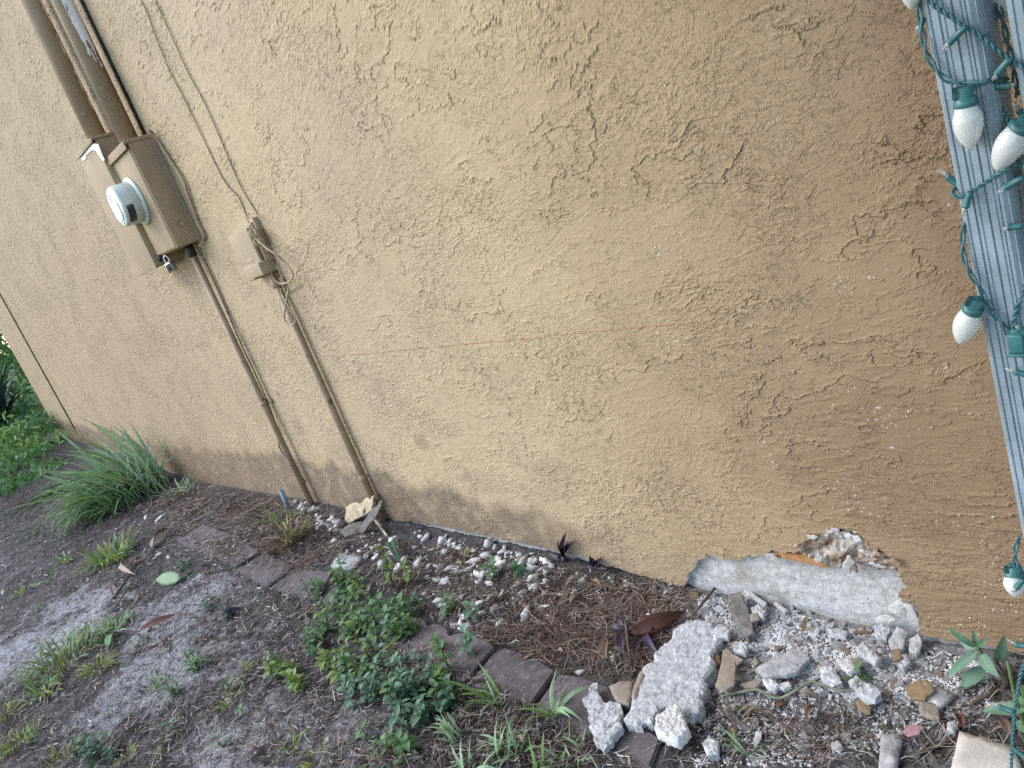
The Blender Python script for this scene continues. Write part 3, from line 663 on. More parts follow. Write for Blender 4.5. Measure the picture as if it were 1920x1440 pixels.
for nm, (px, py), wpx, lab in (('mast_pipe', (180, 252), 17.5, 'fat tan mast pipe with a ribbed collar, left of the two above the meter box'),
                               ('mast_pipe', (236, 250), 18, 'fat tan mast pipe with a long peeled white patch, right of the two')):
    c = W(px, py, OP); r = wpx * pxsize(c) * .98
    t = thing(nm, (c.x, c.y, mz1 - .02), lab, 'pipe', 'mast pipes above the meter box')
    zlo = mz1 - .016
    part('pipe', tube([(c.x, c.y, zlo), (c.x, c.y, 2.95)], r, 26), MTANPIPE, t)
    if px == 180:
        part('collar', lathe([(r * 1.0, 0), (r * 1.13, .002), (r * 1.13, .018), (r * 1.08, .021), (r * 1.13, .024), (r * 1.13, .046), (r, .050)], (c.x, c.y, zlo), (0, 0, 1), 26), MTANPIPE, t)
        part('bare_patch', ragged_patch(c, r, 20, 60, zlo + .1, 2.9, 5, .0012, .25), MPEEL, t)
    else:
        part('hub', lathe([(r, 0), (r * 1.06, .002), (r * 1.06, .016), (r, .018)], (c.x, c.y, zlo), (0, 0, 1), 26), MTANPIPE, t)
        z0 = WX(190, 125, c.x + r).z
        part('bare_patch', ragged_patch(c, r, -22, 58, z0, 2.93, 9), MPEEL, t)
        part('gap_shade_strip', tube([(c.x + r + .008, -.006, zlo + .004), (c.x + r + .008, -.006, 2.95)], .007, 8), MDARK, t)  # dark strip put in for the shaded gap beside the pipe

# ---- cables and conduits
def wire(name, pts, off, r, m, label, cat, group=None, n=6, sm=6):
    P = catmull([W(x, y, o_) if len(pt) == 2 else W(x, y, pt[2]) for pt in pts for x, y, o_ in [(pt[0], pt[1], off)]], sm)
    o = part(name, tube(P, r, n), m); return tag(o, label, cat, group)
wire('box_cable', [(279, 243, .03), (290, 254, .012), (318, 298), (345, 340), (352, 362), (372, 418), (383, 440), (381, 452), (374, 462, .03)], .010, .0055, MTANPIPE, 'thin tan cable running down the right side of the meter box', 'cable')
wire('hanging_wire', [(261, -6), (277, 27), (290, 63), (320, 137), (353, 200), (417, 333), (447, 370), (463, 407), (468, 424, .03)], .005, .0022, MWIRE, 'thin tan wire to the telephone box, left of the pair', 'wire', 'wires hanging down to the telephone box')
wire('hanging_wire', [(288, -6), (320, 63), (353, 137), (387, 200), (427, 293), (453, 353), (480, 397), (489, 416, .02)], .005, .0022, MWIRE, 'thin tan wire to the telephone box, right of the pair', 'wire', 'wires hanging down to the telephone box')
p0, p1 = W(0, 565), W(131, 785)
o = part('wall_cable', tube([(p1.x, -.007, p1.z - .12), (p1.x, -.007, 2.95)], .0065, 8), MBLACKCAB); tag(o, 'dark straight cable down the wall near its far corner', 'cable')

c1 = W(581, 938, .030); r1 = 5.5 * pxsize(c1)
t = thing('service_conduit', (c1.x, c1.y, 0), 'tan conduit from the meter box down to the ground', 'conduit', 'conduits down the wall')
ctop = W(358, 468, .05)
part('pipe', tube([(c1.x, c1.y, -.12), (c1.x, c1.y, mz0 + .006)], r1, 14), MRUST, t)
part('coupling', lathe([(r1, 0), (r1 * 1.3, .003), (r1 * 1.3, .05), (r1, .053)], (c1.x, c1.y, mz0 - .052), (0, 0, 1), 14), MDARK, t)
part('strap', join(lathe([(r1 * 1.12, 0), (r1 * 1.12, .022)], (c1.x, c1.y, W(500, 760, .03).z), (0, 0, 1), 14), abox(c1.x + r1, c1.x + r1 + .03, -.012, -.006, W(500, 760, .03).z, W(500, 760, .03).z + .022)), MTANPIPE, t)
wire('ground_wire', [(374, 464, .02), (386, 492), (420, 570), (452, 645), (478, 700), (505, 762), (520, 806), (524, 838), (535, 856), (556, 882), (574, 905)], .010, .0036, MBLACKCAB, 'dark ground wire running beside the conduit under the meter box', 'wire')
c2 = W(612, 742, .022); r2 = 7.0 * pxsize(c2)
t = thing('telephone_conduit', (c2.x, c2.y, 0), 'thick tan conduit from the telephone box down to the wood scraps', 'conduit', 'conduits down the wall')
zt = W(507, 512, .03).z
part('pipe', tube([(c2.x, c2.y, -.12), (c2.x, c2.y, zt)], r2, 16), MRUST, t)
zs_ = W(523, 538, .03).z
part('strap', join(lathe([(r2 * 1.1, 0), (r2 * 1.1, .03)], (c2.x, c2.y, zs_), (0, 0, 1), 16), abox(c2.x + r2, c2.x + r2 + .028, -.014, -.007, zs_, zs_ + .03, .001)), MTANPL, t)
zc = W(688, 900, .02).z
part('coupling', lathe([(r2, 0), (r2 * 1.14, .002), (r2 * 1.14, .02), (r2, .022)], (c2.x, c2.y, zc), (0, 0, 1), 16), MRUST, t)

# ---- telephone box
def c3(x, y): return (400 + x / 5.54, 380 + y / 5.54)
q = W(*c3(450, 215)); tx1 = q.x; f1 = WX(*c3(375, 270), tx1); f2 = WX(*c3(500, 600), tx1); OT = -(f1.y + f2.y) / 2
tz1 = f1.z; tz0 = f2.z; tx0 = (W(*c3(180, 400), OT).x + W(*c3(335, 665), OT).x) / 2
print('TEL', tx0, tx1, tz0, tz1, OT, 'METER', mx0, mx1, mz0, mz1, lx0, lx1, lz0, 'XC', XC)
tb = thing('telephone_box', ((tx0 + tx1) / 2, 0, tz0), 'tan plastic telephone junction box with looping wires', 'junction box')
part('base', join(abox(tx0 + .012, tx1 + .018, -.030, .004, tz0 - .012, tz1 + .018, .004), abox(tx1 + .0, tx1 + .030, -.020, .004, tz0 + .02, tz1 + .03, .003)), MTANPL, tb)
cv = part('cover', abox(tx0, tx1, -OT, -.032, tz0, tz1, .009, 3), MTANPL, tb)
def pz(u, v): return (tx0 + (tx1 - tx0) * u, tz0 + (tz1 - tz0) * v)
def panel(u0, u1, v0, v1, th):
    a, b = pz(u0, v0), pz(u1, v1); return abox(a[0], b[0], -OT - th, -OT + .001, a[1], b[1], .002)
part('raised_panel', join(panel(.10, .80, .10, .52, .007), panel(.10, .62, .52, .58, .007)), MTANPL, cv)
part('label_panel', panel(.14, .68, .62, .90, .007), MTANPL, cv)
part('latch', panel(.36, .70, .04, .17, .011), MTANPL, cv)
part('cover_rim', abox(tx0 - .004, tx1 + .004, -.046, -.034, tz0 - .004, tz1 + .004, .003), MTANPL, tb)
for k, (u, v) in enumerate(((1.10, .78), (1.12, .50))):
    a = pz(u, v); part('wire_clamp', join(tube(catmull([(a[0] - .002, -.034, a[1] + .018), (a[0] + .004, -.046, a[1] + .012), (a[0] + .010, -.046, a[1]), (a[0] + .008, -.034, a[1] - .010)], 3), .005, 6), abox(a[0] - .004, a[0] + .022, -.034, -.018, a[1] - .016, a[1] + .018, .002)), MTANPL, tb)
g1 = (W(*c3(470, 640), .06).x, W(*c3(610, 640), .03).x)
part('lower_chamber', abox(tx0 + (tx1 - tx0) * .50, tx1 + .014, -.062, -.002, tz0 - .050, tz0 - .002, .004), MTANPL, tb)
part('lower_spout', abox(tx0 + (tx1 - tx0) * .08, tx0 + (tx1 - tx0) * .46, -.050, -.004, tz0 - .058, tz0 - .002, .005), MTANPL, tb)
for k in range(3): part('screw', lathe([(.004, 0), (.004, .004), (.002, .006)], (tx1 + .022, -.020, tz0 + .04 + .06 * k), (0, -1, 0), 8), MSTEEL, tb)
def lp(pts, r, lab, off=.03):
    o = part('loop_wire', tube(catmull([W(*c3(p[0], p[1]), p[2] if len(p) > 2 else off) for p in pts], 6), r, 6), MTANPL); return tag(o, lab, 'wire', 'loops of wire at the telephone box')
lp([(372, 235, .055), (395, 290, .055), (440, 370, .05), (540, 460, .05), (600, 505, .05), (660, 545, .045), (740, 620), (815, 715), (825, 775), (770, 828), (690, 838), (630, 790), (600, 720), (597, 680)], .0032, 'wide loop of tan wire hanging right under the telephone box')
lp([(655, 650, .03), (690, 720, .03), (720, 790, .03), (745, 840, .03)], .0026, 'short straight tan wire behind the wide loop of wire')
lp([(700, 895, .04), (712, 950, .04), (745, 1010, .046), (800, 1105, .046), (848, 1195, .046), (845, 1250, .046), (795, 1275, .046), (745, 1225, .046), (738, 1150, .046), (760, 1020, .046), (782, 890, .04)], .0034, 'narrow loop of tan wire tied to the conduit below the telephone box')
lp([(735, 940, .01), (800, 912, .01), (850, 885, .01), (890, 862, .01), (880, 830, .01)], .0022, 'short bent wire end sticking out beside the conduit')
# faint red snapped chalk line across the stucco
MCHALK = mat('red_chalk', (.40, .17, .10), .9, .35, 30)
a, b = W(655, 666), W(1300, 604); zl = (a.z + b.z) / 2; V = []; F = []; n = 420
for i in range(n + 1):
    x = a.x + (b.x - a.x) * i / n; z = a.z + (b.z - a.z) * i / n
    hh = float(stucco_height(np.array([[x]]), np.array([[z]]))[0][0, 0]) + .0011
    for d in (-.0009, .0009): V.append((x, -hh, z + d))
for i in range(n):
    if rnd.random() < .72: F.append((2 * i, 2 * i + 2, 2 * i + 3, 2 * i + 1))
part('chalk_line', (V, F), MCHALK, house)

# ================================================================== FLUTED POSTS AND LIGHT STRINGS
YPO = -.214
MPOST = mat('pale_blue_grey_post_paint', (.25, .31, .345), .5, .2, 14, .12, 160, spec=.45, speck=((.55, .62, .66), 22, .685))
MPLUG = mat('teal_green_plastic', (.045, .155, .150), .38, .12, 40, spec=.5)
MCORD = mat('teal_green_cord', (.050, .145, .155), .42, .15, 60, spec=.45)
MBULB = mat('pearly_clear_bulb', (.86, .86, .80), .14, .02, 60, spec=.6, trans=.35)
MGLASS = mat('clear_mini_glass', (.93, .95, .95), .04, .02, 60, spec=.6, trans=.9)
MFIL = mat('bright_filament', (.6, .58, .5), .3, .1, 60, metal=.6)
def post(xl, xr, y0, dp, label):
    wd = xr - xl; prof = []
    def X_(u): return xl + wd * u
    prof += [(xl, y0 + .004), (xl + .003, y0)]
    for u, dd in ((.15, .0016), (.33, .0020), (.44, .0012), (.62, .0022), (.80, .0012)):
        prof += [(X_(u) - .0011, y0), (X_(u) - .0003, y0 + dd), (X_(u) + .0005, y0 + dd), (X_(u) + .0012, y0)]
    prof += [(X_(.86), y0), (X_(.88), y0 + .0015), (X_(.90), y0), (xr - .002, y0), (xr + .002, y0 + .003), (xr + .0035, y0 + .002), (xr + .006, y0 + .006), (xr + .0045, y0 + .008), (xr + .007, y0 + .011), (xr + .007, y0 + dp), (xl, y0 + dp)]
    b = [Vector((x, y, -.06)) for x, y in prof]; h = Vector((0, 0, 2.34)); n = len(b)
    V = b + [p + h for p in b]; F = [tuple(range(n))[::-1], tuple(range(n, 2 * n))] + [(i, (i + 1) % n, (i + 1) % n + n, i + n) for i in range(n)]
    o = part('fluted_post', (V, F), MPOST, smooth=False); return tag(o, label, 'post', 'fluted metal posts wrapped in lights')
pxl = YP(1725, 0, YPO).x; pxr = YP(1820, 0, YPO).x
post(pxl, pxr, YPO, .045, 'blue grey fluted metal post wrapped with green light cords')
bxl = YP(1883, 0, YPO).x
post(bxl, bxl + (pxr - pxl), YPO, .045, 'blue grey fluted metal post cut off by the right edge, beside its twin')
def PO(p, off=.008): return YP(p[0], p[1], YPO - (p[2] if len(p) > 2 else off))
big = thing('large_bulb_string', tuple(PO((1806, 430))), 'green cord with large clear cone bulbs wound round the posts', 'light string')
mini = thing('mini_light_string', tuple(PO((1790, 36))), 'green twisted cord with tiny clear mini lights wound round the posts', 'light string')
def cord(parent, pts, loose=False, name='cord', off=.008):
    P = [PO(p, off) for p in pts]
    VF = twisted(P, .00145, .0020 if loose else .0015, .050 if loose else .017)
    return part(name, VF, MCORD, parent)
cord(mini, [(1722, -22, .006), (1740, -2), (1757, 14), (1790, 36), (1805, 47), (1835, 65), (1870, 95, .006), (1892, 110, .004), (1922, 128), (1960, 143)])
cord(big, [(1729, -30, -.004), (1724, 8, .002), (1727, 45, .002), (1734, 90, .006), (1745, 115), (1769, 145), (1795, 156), (1812, 158), (1836, 157), (1858, 150, .002), (1880, 147, -.02), (1890, 152, -.03)], True)
cord(big, [(1868, 148, -.008), (1864, 172, -.012), (1872, 196, -.015), (1886, 215, -.012), (1897, 243, -.006), (1906, 262, -.01)])
cord(big, [(1862, -30, -.05), (1870, 4, -.04), (1878, 32, -.04), (1886, 65, -.035), (1893, 95, -.03), (1901, 135, -.03), (1908, 180, -.04)], True)
cord(mini, [(1797, 352, -.012), (1788, 357, -.002), (1788, 366, .004), (1798, 369), (1815, 364), (1830, 353), (1850, 341), (1876, 325), (1900, 312), (1930, 300)])
cord(big, [(1815, 395, -.012), (1806, 430, .001), (1806, 475, .004), (1818, 510), (1842, 550), (1858, 584), (1880, 606), (1895, 635), (1925, 675)], True)
cord(mini, [(1926, 520, -.004), (1914, 558, -.002), (1905, 585, .004), (1901, 612, .006), (1908, 640, .006)])
cord(mini, [(1890, 318, -.02), (1899, 340, -.02), (1908, 362, -.022), (1911, 390, -.02), (1908, 415, -.02), (1917, 440, -.03), (1926, 470, -.03)])
cord(big, [(1913, 290, -.02), (1909, 330, -.02), (1903, 355, -.024), (1905, 392, -.024), (1914, 422, -.024)], True)
cord(big, [(1912, 1005, -.004), (1905, 1025, .006), (1903, 1048, .008), (1908, 1070, .012), (1922, 1090, .012)], True)
cord(mini, [(1930, 1225, .01), (1919, 1248, .012), (1913, 1266, .014), (1907, 1300, .02), (1901, 1345, .028), (1898, 1390, .034), (1895, 1455, .04)], name='hanging_cord')
SOCK = [(.0098, 0), (.0105, .003), (.0105, .009), (.0125, .010), (.0125, .016), (.011, .0175)]
def bigbulb(base, top, tip, off=.016, offt=None, sc=1.):
    a = PO(base, off); b = PO(top, off); d = PO(tip, off if offt is None else offt)
    L = (d - b).length; ax = (d - b).normalized(); sa = (b - a).normalized() if (b - a).length > 1e-5 else ax
    ls = max((b - a).length, .014)
    s = part('bulb_socket', join(lathe([(.0085, 0), (.0080, ls * .5), (.0112, ls * .54), (.0118, ls * .95), (.0110, ls)], b - sa * ls, sa, 18), bbox(b - sa * ls * .8 + sa.orthogonal().normalized() * .009, sa * (ls * .3), sa.orthogonal().normalized() * .003, sa.cross(sa.orthogonal().normalized()) * .002, .0006)), MPLUG, big)
    pr = [(.0105, -.002), (.0120, .06 * L), (.0146, .22 * L), (.0152, .36 * L), (.0146, .50 * L), (.0126, .66 * L), (.0094, .80 * L), (.0058, .91 * L), (.0032, .97 * L), (.0012, L)]
    VF = lathe([(r * sc * (L / .052) ** .3, h) for r, h in pr], b, ax, 28)
    V = []
    for i, v in enumerate(VF[0]): V.append(v if (i % 2) else v.lerp(b + ax * ((v - b).dot(ax)), .010))     # fine ribs
    part('bulb', (V, VF[1]), MBULB, s)
bigbulb((1809, 163), (1811, 200), (1821, 280))
bigbulb((1921, 230), (1908, 244), (1868, 320), .018)
bigbulb((1836, 562), (1820, 585), (1800, 645), .014)
bigbulb((1902, 1062), (1901, 1079), (1903, 1120), .012, .030)
bigbulb((1716, -110), (1715, -75), (1709, 18), .004)
bigbulb((1868, -100), (1871, -70), (1884, 36), -.05)
bigbulb((1917, 390), (1916, 415), (1914, 480), -.05)
def minibulb(a, b, c, off=.014):
    a, b, c = PO(a, off), PO(b, off), PO(c, off); L = (b - a).length; ax = (b - a).normalized()
    s = part('mini_socket', lathe([(.0026, -.002), (.0034, 0), (.0036, L * .3), (.0038, L * .85), (.0041, L * .88), (.0041, L)], a, ax, 10), MPLUG, mini)
    ax = (c - b).normalized(); L = (c - b).length
    part('mini_bulb', lathe([(.0024, -.001), (.0024, L * .55), (.0020, L * .7), (.0008, L * .82), (.0006, L)], b, ax, 8), MGLASS, s)
    part('filament', tube([b, b + ax * L * .5], .0005, 4), MFIL, s)
for a, b, c, o_ in (((1808, 53), (1779, 81), (1764, 100), .012), ((1891, 113), (1869, 139), (1860, 153), .010), ((1866, 162), (1895, 161), (1907, 156), -.010), ((1922, 221), (1911, 206), (1895, 188), -.02),
                ((1800, 352), (1776, 330), (1756, 317), -.008), ((1818, 362), (1810, 389), (1803, 408), .014), ((1916, 334), (1884, 352), (1866, 365), .004), ((1914, 424), (1890, 426), (1878, 433), .008),
                ((1932, 705), (1903, 697), (1882, 690), .012), ((1730, 36), (1725, 48), (1715, 65), -.004), ((1930, 1213), (1904, 1208), (1886, 1197), .012), ((1898, 1334), (1873, 1325), (1855, 1316), .03),
                ((1901, 1403), (1922, 1420), (1936, 1430), .034), ((1917, 1089), (1906, 1102), (1897, 1117), .034), ((1850, 66), (1852, 70), (1849, 72), .0), ((1922, 625), (1910, 616), (1904, 608), .02)):
    minibulb(a, b, c, o_)
pc = PO((1908, 641), .012); ux = (PO((1922, 641), .012) - pc); uz = Vector((0, 0, 1))
part('plug', join(bbox(pc, ux * 1.1, Vector((0, .008, 0)), uz * .0115, .002), bbox(pc + uz * -.0135, ux * 1.3, Vector((0, .010, 0)), uz * .0018, .001), bbox(pc + uz * .013, ux * .6, Vector((0, .004, 0)), uz * .003, .001)), MPLUG, mini)

# unseen roof slab added to shade the right end of the wall
o = part('shading_roof', join(abox(-1.15, 2.4, -2.6, -.03, 2.28, 2.40, .01), abox(-1.2, -1.15, -2.6, -.03, 2.22, 2.42, .004)), mat('white_shading_roof', (.55, .55, .53), .7, .08, 6)); tag(o, 'unseen white roof slab added above the fluted posts to shade the wall', 'roof')

# ================================================================== ON THE GROUND
def Gv(PX, PY):                                     # many pixels at once -> soil points
    PX = np.asarray(PX, float); PY = np.asarray(PY, float)
    rx = rt.x * (PX - 960) + dn.x * (PY - 720) + fw.x * FPX; ry = rt.y * (PX - 960) + dn.y * (PY - 720) + fw.y * FPX; rz = rt.z * (PX - 960) + dn.z * (PY - 720) + fw.z * FPX
    z = np.zeros_like(PX)
    for _ in range(4):
        t = (z - CAM_H) / rz; x = rx * t; y = -CAM_D + ry * t; z = gh(x, np.minimum(y, 0))
    return x, np.minimum(y, -.004), z
def inpx(P, n, rs):                                 # n random pixels inside a polygon
    P = np.array(P, float); o = np.zeros((0, 2))
    while len(o) < n:
        c = rs.uniform(P.min(0), P.max(0), (n * 3, 2)); o = np.concatenate([o, c[inpoly(c[:, 0], c[:, 1], [tuple(p) for p in P])]])
    return o[:n]

# ---- edging pavers
MPAV = mat('dull_red_grey_paver', (.095, .078, .084), .92, 0, 30, .7, 220, col2=(.165, .138, .144), objvar=.12, speck=((.21, .20, .20), 90, .62))
PAVXY = []
def paver(pts, top, label, th=.055):
    top = top - .002
    PAVXY.append(([(G(x, y, top).x, G(x, y, top).y) for x, y in pts], top + .001))
    P = [G(x, y, top) for x, y in pts]; z = sum(p.z for p in P) / len(P); c = sum(P, Vector()) / len(P)
    bm = bmesh.new(); vs = [bm.verts.new((p.x - c.x, p.y - c.y, (p.z - z) * .7 + z)) for p in P]; f = bm.faces.new(vs)
    if f.normal.z < 0: f.normal_flip()
    f.normal_update()
    if f.normal.z < 0: bmesh.ops.reverse_faces(bm, faces=[f])
    r = bmesh.ops.extrude_face_region(bm, geom=[f]); nv = [v for v in r['geom'] if isinstance(v, bmesh.types.BMVert)]
    for v in vs: v.co.z -= th
    bmesh.ops.recalc_face_normals(bm, faces=bm.faces[:])
    tope = [e for e in bm.edges if all(v in nv for v in e.verts)]
    bmesh.ops.bevel(bm, geom=tope, offset=.0035, segments=2, affect='EDGES')
    bm.verts.index_update(); V = [v.co + Vector((c.x, c.y, 0)) for v in bm.verts]; F = [tuple(v.index for v in f.verts) for f in bm.faces]; bm.free()
    o = part('edging_paver', (V, F), MPAV, smooth=False); return tag(o, label, 'paver', 'edging pavers in a row along the bed')
paver([(332, 1014), (381, 984), (432, 1000), (377, 1036)], .010, 'dull red edging paver, the far left one of the row, swept by pine needles')
paver([(382, 1036), (440, 1003), (486, 1035), (441, 1063)], .012, 'dull red edging paver with small white pebbles lying on it')
paver([(444, 1069), (502, 1037), (552, 1061), (503, 1098)], .012, 'bare dull red edging paver between the pebbled one and the sandy one')
paver([(508, 1100), (560, 1066), (623, 1072), (594, 1128)], .011, 'dull red edging paver half covered with grey sand')
paver([(600, 1132), (636, 1084), (700, 1112), (668, 1166)], .006, 'dull red edging paver mostly hidden under the leafy weeds')
paver([(672, 1170), (706, 1118), (760, 1150), (724, 1204)], .004, 'dull red edging paver deep among the weeds, next to the scalloped one')
paver([(728, 1209), (735, 1190), (756, 1176), (775, 1162), (788, 1157), (797, 1163), (802, 1174), (813, 1170), (828, 1171), (839, 1179), (842, 1191), (860, 1186), (890, 1191), (918, 1203), (927, 1213), (909, 1232), (871, 1281), (824, 1264), (780, 1242)], .016, 'dull red edging paver with scalloped back edge, by the leafy weeds')
paver([(875, 1284), (924, 1226), (946, 1214), (1000, 1230), (1040, 1257), (994, 1322), (930, 1304)], .014, 'dull red edging paver with crumbs of soil on it, behind the grass')
paver([(1000, 1328), (1047, 1262), (1090, 1270), (1140, 1288), (1170, 1330), (1118, 1392), (1054, 1358)], .012, 'dull red edging paver beside the jumble of white plaster')
paver([(1122, 1397), (1172, 1336), (1238, 1384), (1218, 1438), (1168, 1428)], .012, 'dusty grey edging paver under the white stucco chunks', .05)

# ---- broken stucco and rubble
MWHITE = mat('broken_white_stucco', (.31, .315, .32), .92, 0, 70, 1.0, 140, col2=(.53, .53, .53), speck=((.27, .26, .25), 40, .66))
MPOP = mat('popcorn_white_stucco', (.52, .515, .49), .92, 0, 90, 1.0, 90, col2=(.70, .695, .67))
MRUB = mat('pale_rubble', (.34, .34, .335), .92, 0, 60, .7, 160, col2=(.56, .555, .545), objvar=.22)
MRUBT = mat('tan_painted_chip', (.285, .235, .185), .85, .16, 40, .6, 160, objvar=.12)
MRUBB = mat('brown_painted_chip', (.225, .155, .085), .8, .14, 40, .6, 160, objvar=.1, speck=((.5, .47, .42), 70, .68))
MWOODG = mat('grey_weathered_wood', (.16, .145, .13), .9, .35, 60, .7, 140)
MWOODP = mat('pale_split_wood', (.42, .33, .22), .85, .3, 45, .6, 120, speck=((.10, .075, .055), 24, .62))
MTILE = mat('dusty_tile', (.33, .32, .315), .85, .3, 22, .5, 160, speck=((.62, .62, .60), 30, .62))
MBOARD = mat('beige_board', (.52, .475, .41), .8, .12, 26, .35, 160, speck=((.26, .25, .25), 12, .64))
def piece(name, pts, top, th, m, label, cat, seed, rough=.2, jag=.16, group=None, fine=8, smooth=True, sub=3, tiltx=0., tilty=0., freq=3.):
    P = [G(x, y, top) for x, y in pts]; c = sum(P, Vector()) / len(P)
    Q_ = [Vector((p.x - c.x, p.y - c.y, 0)) for p in P]; VF = slab(Q_, th, seed, jag, rough, fine, sub, freq)
    M = Matrix.Translation((c.x, c.y, c.z - th / 2)) @ ROT(tiltx, tilty)
    o = part(name, xf(VF, M), m, smooth=smooth); return tag(o, label, cat, group)
piece('stucco_chunk', [(1180, 1344), (1188, 1300), (1213, 1253), (1250, 1207), (1273, 1183), (1290, 1160), (1330, 1158), (1341, 1193), (1330, 1250), (1321, 1287), (1304, 1322), (1280, 1330), (1260, 1318), (1227, 1340), (1200, 1357)], .033, .032, MWHITE, 'largest slab of broken white stucco lying face down', 'stucco chunk', 3, .15, .34, fine=40, sub=6, tiltx=.02, freq=8, smooth=False)
piece('stucco_chunk', [(1258, 1313), (1274, 1320), (1283, 1340), (1291, 1366), (1272, 1390), (1247, 1382), (1229, 1370), (1228, 1345)], .050, .024, MPOP, 'triangular chunk of rough white stucco with popcorn texture', 'stucco chunk', 5, .26, .30, fine=24, sub=4, tiltx=-.04, freq=14)
piece('stucco_chunk', [(1097, 1314), (1106, 1290), (1117, 1286), (1134, 1310), (1158, 1314), (1171, 1345), (1158, 1370), (1147, 1392), (1130, 1404), (1118, 1380), (1117, 1357), (1104, 1336)], .034, .018, MWHITE, 'crumbling white stucco chunk left of the largest slab, on the paver', 'stucco chunk', 8, .35, .45, fine=24, sub=4, freq=9, smooth=False)
piece('stucco_chunk', [(1142, 1288), (1162, 1280), (1184, 1277), (1187, 1294), (1176, 1318), (1155, 1312)], .036, .012, MRUBT, 'flat pinkish tan chip between the white stucco chunks', 'stucco chunk', 9, .15, .25, fine=8)
piece('stucco_chunk', [(1182, 1304), (1202, 1260), (1211, 1264), (1194, 1299), (1188, 1308)], .040, .012, MRUBT, 'narrow brownish strip against the left side of the largest slab', 'stucco chunk', 10, .1, .2)
piece('stucco_chunk', [(1322, 1296), (1312, 1330), (1296, 1350), (1286, 1340), (1300, 1318), (1310, 1290)], .024, .020, MRUB, 'grey crumbling lump under the right edge of the largest slab', 'stucco chunk', 11, .5, .3, fine=12, freq=6)
